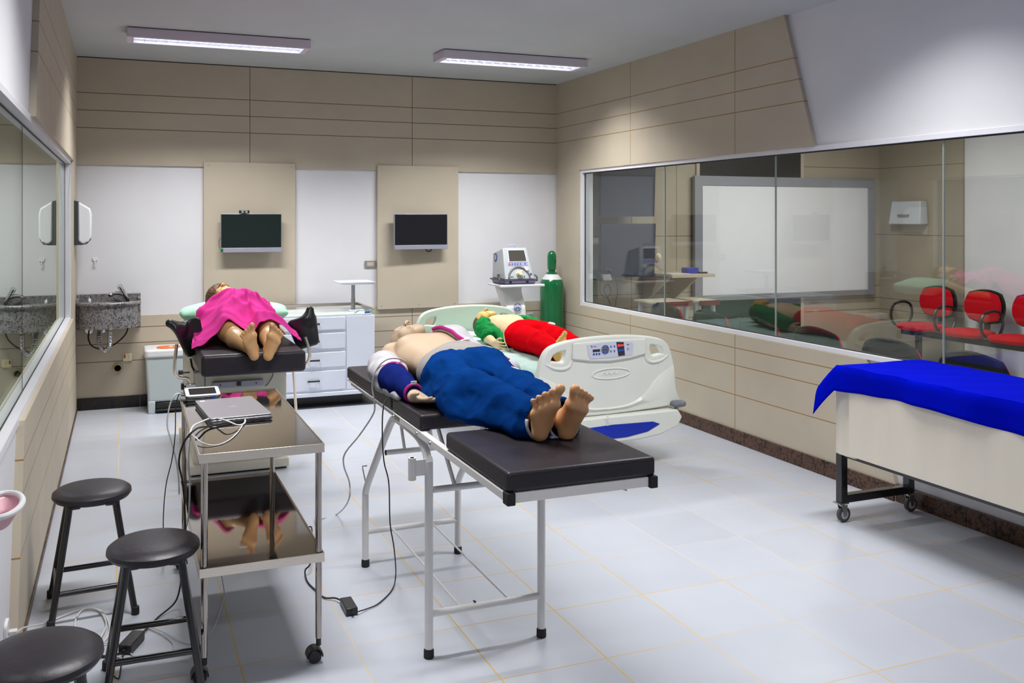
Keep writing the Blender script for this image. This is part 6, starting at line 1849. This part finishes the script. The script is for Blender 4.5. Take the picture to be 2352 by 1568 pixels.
# ---- mannequin B: green shirt, red trousers, on the hospital bed
def person_b():
    t = thing('training_mannequin', (2.86, 6.0, 0.635), 'bare-chested training mannequin in red trousers and pushed-up green shirt on the hospital bed', 'mannequin')
    lo, hi = (2.44, 5.00, 0.62), (3.16, 6.84, 0.96)
    S = SDF(lo, hi, 0.005)
    z, X = 0.742, 2.790
    torso(S, X, 5.89, 6.04, 6.24, 6.38, z, 0.165)
    hip = {-1: (X - 0.085, 5.86, 0.735), 1: (X + 0.085, 5.86, 0.735)}
    kn = {-1: (2.700, 5.50, 0.722), 1: (2.895, 5.53, 0.722)}
    an = {-1: (2.662, 5.155, 0.704), 1: (2.885, 5.22, 0.702)}
    for s in (-1, 1):
        S.cone(hip[s], kn[s], 0.078, 0.052, 0.03)
        mid = np.array(kn[s]) * 0.62 + np.array(an[s]) * 0.38
        S.cone(kn[s], mid, 0.052, 0.050, 0.02); S.cone(mid, an[s], 0.050, 0.034, 0.02)
    add_foot(S, (2.662, 5.140, 0.694), (-0.08, -0.12, 0.98), (0.30, -0.95, -0.05), (0.95, 0.30, 0), 0.84)
    add_foot(S, (2.885, 5.205, 0.698), (0.85, -0.30, 0.35), (0, -1.0, -0.4), (-0.4, 0, 1), 0.80)
    S.cone((X - 0.15, 6.36, 0.725), (2.580, 6.15, 0.690), 0.046, 0.040, 0.03)
    S.cone((2.580, 6.15, 0.690), (2.560, 5.96, 0.672), 0.040, 0.027, 0.02)
    add_hand(S, (2.559, 5.95, 0.670), (-0.05, -1, -0.05), (1, 0, 0.1), (0, 0, 1), 0.85, 0.5, 0.024)
    S.cone((X + 0.15, 6.36, 0.725), (3.00, 6.15, 0.690), 0.046, 0.040, 0.03)
    S.cone((3.00, 6.15, 0.690), (3.01, 5.93, 0.672), 0.040, 0.026, 0.02)
    add_hand(S, (3.01, 5.92, 0.672), (0, -1, -0.05), (-1, 0, 0.1), (0, 0, 1), 0.85, 0.5, 0.024)
    add_head(S, (2.755, 6.600, 0.745), (-0.12, 0.10, 0.98), (-0.22, 0.95, -0.08), (X, 6.42, 0.725), 1.0, open_mouth=True)
    for (x, y, zz, r) in ((2.645, 6.01, 0.775, 0.009), (2.640, 5.93, 0.775, 0.007)):
        S.ell((x, y, zz), (r, r * 1.6, r), 0.003, 'sub')
    clip_floor(S, 0.637)
    body = S.build('body', 'skin_b', t, smooth_it=1)
    L = SDF((2.50, 5.05, 0.62), (3.10, 6.06, 0.90), 0.005)
    L.ell((X, 5.90, 0.742), (0.180, 0.115, 0.103), 0.03)
    L.ell((X, 5.83, 0.74), (0.188, 0.12, 0.104), 0.03)
    for s in (-1, 1):
        hx = np.array(hip[s]); kx = np.array(kn[s]); ax = np.array(an[s])
        L.cone(hx, kx + V3(0, 0, 0.01), 0.098, 0.080, 0.025)
        L.cone(kx + V3(0, 0, 0.01), ax + V3(0, 0.03, 0.01), 0.080, 0.068, 0.02)
    fold(L, 0.008, (14, 3.5, 12), 41)
    fold(L, 0.010, (6, 7, 6), 47)
    P = L.points()
    L.D = np.maximum(L.D, 5.165 - P[..., 1])
    L.D = np.maximum(L.D, P[..., 1] - (5.93 + 0.15 * (P[..., 0] - X) - 0.10 * (0.85 - P[..., 2])))
    for s in (-1, 1):
        ax = np.array(an[s])
        L.cone(ax + V3(0, -0.08, 0), ax + V3(0, 0.06, 0.003), 0.056, 0.052, 0.004, 'sub')
    clip_floor(L, 0.638)
    L.D = L.D.astype(np.float32)
    pants = L.build('trousers', 'red_cloth', body, smooth_it=2)
    zz = topz(L, 2.90, 5.76) or 0.84
    MB().tube([(2.885, 5.80, zz + 0.002), (2.905, 5.76, zz + 0.003), (2.92, 5.70, zz + 0.0)], [0.004, 0.012, 0.004], 8, smooth=4).build('white_patch', 'board_white', pants)
    MB().tube([(2.632, 5.96, 0.76), (2.618, 5.92, 0.70), (2.615, 5.86, 0.655), (2.60, 5.80, 0.645)], 0.004, 6, smooth=4).build('torso_tube', 'cream_socket', body)
    # green shirt pushed up to the shoulders and round the arms
    J = SDF((2.42, 5.86, 0.62), (3.14, 6.64, 0.93), 0.005)
    base = SDF((2.42, 5.86, 0.62), (3.14, 6.64, 0.93), 0.005)
    torso(base, X, 5.89, 6.04, 6.24, 6.38, z, 0.165)
    P = J.points()
    shell = np.maximum(base.D - 0.014, -(base.D - 0.002))
    side = P[..., 2] + 9
    low = np.maximum(shell, np.minimum(P[..., 2] - 0.70, side))
    low = np.maximum(low, 5.93 - P[..., 1])
    J.D = low.astype(np.float32)
    J.cone((X - 0.135, 6.40, 0.765), (X - 0.175, 6.28, 0.752), 0.052, 0.066, 0.03)
    J.cone((X - 0.180, 6.28, 0.748), (2.580, 6.14, 0.705), 0.070, 0.056, 0.03)
    J.cone((X - 0.160, 6.22, 0.755), (2.655, 6.00, 0.695), 0.048, 0.036, 0.03)
    J.cone((2.655, 6.00, 0.690), (2.60, 5.96, 0.660), 0.034, 0.026, 0.03)
    J.cone((X - 0.115, 6.44, 0.765), (X - 0.02, 6.48, 0.700), 0.036, 0.034, 0.03)
    J.cone((X + 0.15, 6.42, 0.765), (X + 0.195, 6.22, 0.755), 0.058, 0.068, 0.03)
    J.cone((X + 0.195, 6.22, 0.745), (3.02, 5.95, 0.705), 0.066, 0.052, 0.03)
    J.cone((X + 0.11, 6.45, 0.745), (X + 0.0, 6.48, 0.700), 0.038, 0.034, 0.03)
    J.ell((X + 0.005, 6.17, 0.80), (0.158, 0.30, 0.14), 0.01, 'sub')
    J.ell((2.755, 6.59, 0.775), (0.088, 0.120, 0.12), 0.01, 'sub')
    fold(J, 0.018, (17, 17, 17), 51)
    clip_floor(J, 0.638)
    J.D = J.D.astype(np.float32)
    J.build('shirt', 'green_cloth', body, smooth_it=2)
    Hh = SDF((2.60, 6.48, 0.62), (2.92, 6.80, 0.9), 0.005)
    Hh.ell((2.745, 6.625, 0.720), (0.088, 0.092, 0.094), 0.01)
    Hh.ell((2.765, 6.575, 0.84), (0.088, 0.125, 0.095), 0.01, 'sub')
    clip_floor(Hh, 0.638)
    Hh.build('hair', 'brown_hair', body)
person_b()

# ---- mannequin C: under the pink drape on the gynaecological table
def person_c():
    t = thing('training_mannequin', (0.70, 5.7, 0.843), 'training mannequin with bare feet towards the camera, covered by the pink drape', 'mannequin')
    lo, hi = (0.36, 4.80, 0.74), (1.04, 6.66, 1.17)
    S = SDF(lo, hi, 0.005)
    X, z = 0.70, 0.945
    torso(S, X, 5.72, 5.86, 6.05, 6.18, z, 0.17)
    S.ell((X, 5.88, 0.985), (0.150, 0.175, 0.125), 0.04)
    kn = {-1: (0.585, 5.34, 0.925), 1: (0.822, 5.36, 0.930)}
    an = {-1: (0.672, 4.985, 0.872), 1: (0.778, 4.985, 0.868)}
    for s in (-1, 1):
        S.cone((X + s * 0.085, 5.70, 0.93), kn[s], 0.082, 0.062, 0.03)
        k_, a_ = np.array(kn[s]), np.array(an[s])
        mid = k_ * 0.66 + a_ * 0.34 - V3(0, 0, 0.012)
        S.cone(k_, mid, 0.060, 0.056, 0.02); S.cone(mid, a_, 0.056, 0.035, 0.02)
        S.ell(k_ + V3(s * 0.0, -0.01, 0.040), (0.036, 0.045, 0.026), 0.015)
    add_foot(S, (0.672, 4.970, 0.868), (-0.24, -0.20, 0.94), (0.05, -1, -0.2), (1, 0, 0.2), 0.80, 1.1)
    add_foot(S, (0.765, 4.970, 0.862), (0.24, -0.20, 0.94), (-0.05, -1, -0.2), (-1, 0, 0.2), 0.80, 1.1)
    S.cone((X - 0.155, 6.16, 0.93), (0.50, 5.92, 0.90), 0.045, 0.038, 0.03); S.cone((0.50, 5.92, 0.90), (0.46, 5.70, 0.885), 0.038, 0.025, 0.02)
    S.cone((X + 0.155, 6.16, 0.93), (0.90, 5.92, 0.90), 0.045, 0.038, 0.03); S.cone((0.90, 5.92, 0.90), (0.92, 5.70, 0.885), 0.038, 0.025, 0.02)
    add_hand(S, (0.455, 5.69, 0.88), (0, -1, 0), (0, 0, -1), (1, 0, 0), 0.82, 0.3, 0.022)
    add_hand(S, (0.925, 5.69, 0.88), (0, -1, 0), (0, 0, -1), (-1, 0, 0), 0.82, 0.3, 0.022)
    add_head(S, (0.672, 6.42, 1.025), (-0.15, -0.05, 0.97), (-0.1, 0.97, 0.05), (X, 6.22, 0.955), 0.95)
    P = S.points()
    S.D = np.where((P[..., 1] > 5.005) & (P[..., 2] < 0.845), np.maximum(S.D, 0.8445 - P[..., 2]), S.D).astype(np.float32)
    # dark joint gaps at the knees of the doll
    for s in (-1, 1):
        k_ = np.array(kn[s])
        pts = [k_ + V3(0.066 * math.cos(a), -0.035 + 0.02 * math.sin(a), 0.066 * math.sin(a)) for a in np.linspace(0.1, PI - 0.1, 12)]
        for a, b in zip(pts, pts[1:]): S.cone(a, b, 0.0028, 0.0028, 0.003, 'sub')
    body = S.build('body', 'skin_c', t, smooth_it=1)
    Hh = SDF((0.52, 6.26, 0.85), (0.84, 6.58, 1.16), 0.005)
    Hh.ell((0.650, 6.450, 1.020), (0.104, 0.100, 0.112), 0.01)
    Hh.cone((0.60, 6.42, 0.99), (0.585, 6.34, 0.93), 0.045, 0.03, 0.03)
    Hh.ell((0.690, 6.350, 1.095), (0.066, 0.105, 0.090), 0.01, 'sub')
    fold(Hh, 0.004, (60, 18, 60), 8)
    Hh.D = Hh.D.astype(np.float32)
    Hh.build('hair', 'brown_hair', body)
    return S
SC_ = person_c()

def pillow():
    S = SDF((0.34, 6.18, 0.83), (1.16, 6.80, 1.05), 0.007)
    P = S.points()
    c = np.array((0.755, 6.47, 0.915), np.float32)
    q = (P - c) / np.array((0.375, 0.235, 0.088), np.float32)
    r = (np.abs(q[..., 0]) ** 3.4 + np.abs(q[..., 1]) ** 3.4) ** (1 / 3.4)
    d = (np.sqrt(np.maximum(r, 0) ** 2.6 + np.abs(q[..., 2]) ** 2.0) - 1) * 0.07
    d += np_noise(P * np.array((7, 7, 12), np.float32), 1.0, 3) * 0.007
    dent = np.linalg.norm((P - np.array((0.67, 6.43, 1.02), np.float32)) / np.array((0.11, 0.12, 0.11), np.float32), axis=-1)
    d = np.maximum(d, (1 - dent) * 0.1)
    S.D = np.maximum(d, 0.8445 - P[..., 2]).astype(np.float32)
    o = S.build('pillow', 'mint_pillow', None, smooth_it=2)
    tag(o, 'mint green pillow under the head of the pink-draped mannequin', 'pillow')
pillow()

def drape():
    """one cloth lying over belly and thighs, hem arching over the knees"""
    nu, nv = 150, 120
    body = SC_
    n0, n1 = body.D.shape[0], body.D.shape[1]
    top = np.full((n0, n1), 0.845, np.float32)
    neg = body.D < 0
    for k in range(body.D.shape[2]):
        zz = body.lo[2] + body.h * k
        m = neg[:, :, k]
        top[m] = np.maximum(top[m], zz)
    # the cloth bridges between supports: slope-limited dilation, then smoothing that never sinks below the body
    top[:, :int((5.12 - body.lo[1]) / body.h)] = 0.845
    env = top.copy()
    for it in range(70):
        s = 0.0036
        g = env.copy()
        g[1:] = np.maximum(g[1:], env[:-1] - s); g[:-1] = np.maximum(g[:-1], env[1:] - s)
        g[:, 1:] = np.maximum(g[:, 1:], env[:, :-1] - s); g[:, :-1] = np.maximum(g[:, :-1], env[:, 1:] - s)
        env = g
    for it in range(24):
        g = env.copy()
        g[1:-1, 1:-1] = (env[1:-1, 1:-1] * 2 + env[:-2, 1:-1] + env[2:, 1:-1] + env[1:-1, :-2] + env[1:-1, 2:]) / 6
        env = np.maximum(g, top + 0.004)
    def H(x, y):
        fx = (x - body.lo[0]) / body.h; fy = (y - body.lo[1]) / body.h
        fx = min(max(fx, 0), n0 - 1.01); fy = min(max(fy, 0), n1 - 1.01)
        i, j = int(fx), int(fy); a, b = fx - i, fy - j
        return env[i, j] * (1 - a) * (1 - b) + env[i + 1, j] * a * (1 - b) + env[i, j + 1] * (1 - a) * b + env[i + 1, j + 1] * a * b
    def hem(x):
        k1 = math.exp(-((x - 0.585) / 0.10) ** 2); k2 = math.exp(-((x - 0.83) / 0.085) ** 2)
        return 5.235 + 0.05 * k1 + 0.05 * k2
    def fn(u, v):
        wl = 0.368 + 0.13 * v ** 1.2; wr = 0.998 - 0.13 * v ** 1.1
        x = wl + (wr - wl) * u
        y0 = hem(x)
        y1 = 6.235 - 0.5 * (x - 0.70) ** 2
        y = y0 + (y1 - y0) * v
        z = H(x, y) + 0.012
        # hanging past the pad's sides
        if x < 0.398: z = min(z, 0.866) - (0.398 - x) * 0.5
        if x > 0.985: z = min(z, 0.866) - (x - 0.985) * 0.5
        z = max(z, 0.849) if 0.398 <= x <= 0.985 else z
        a = math.atan2(y - 5.95, x - 0.70)
        rr = math.hypot(x - 0.70, y - 5.95)
        fl = 0.010 * math.sin(a * 7 + 2.0 * math.sin(rr * 6)) * min(1, rr / 0.3) + 0.006 * math.sin(a * 13 + rr * 12 + 1.0)
        z += max(fl, -0.004) * (1 if z > 0.87 else 0.4)
        cr = max(0.0, math.sin(a * 9 + 3.0 * rr + 1.5 * math.sin(x * 17))) ** 3 * 0.018 + max(0.0, math.sin(x * 19 - y * 11 + 2 * math.sin(y * 7))) ** 4 * 0.014 + max(0.0, math.sin(x * 11 + y * 23 + 1.3)) ** 5 * 0.010
        z += 1.35 * cr * min(1.0, rr / 0.14)
        z += 0.004 * math.sin(x * 26 + y * 9) * v + 0.002
        return (x, y, max(z, 0.78))
    o = MB().grid(fn, nu, nv).build('pink_drape', 'pink_cloth', solid=0.003, fixn=False, angle=80)
    tag(o, 'bright pink cloth draped over the mannequin on the gynaecological table', 'drape')
drape()
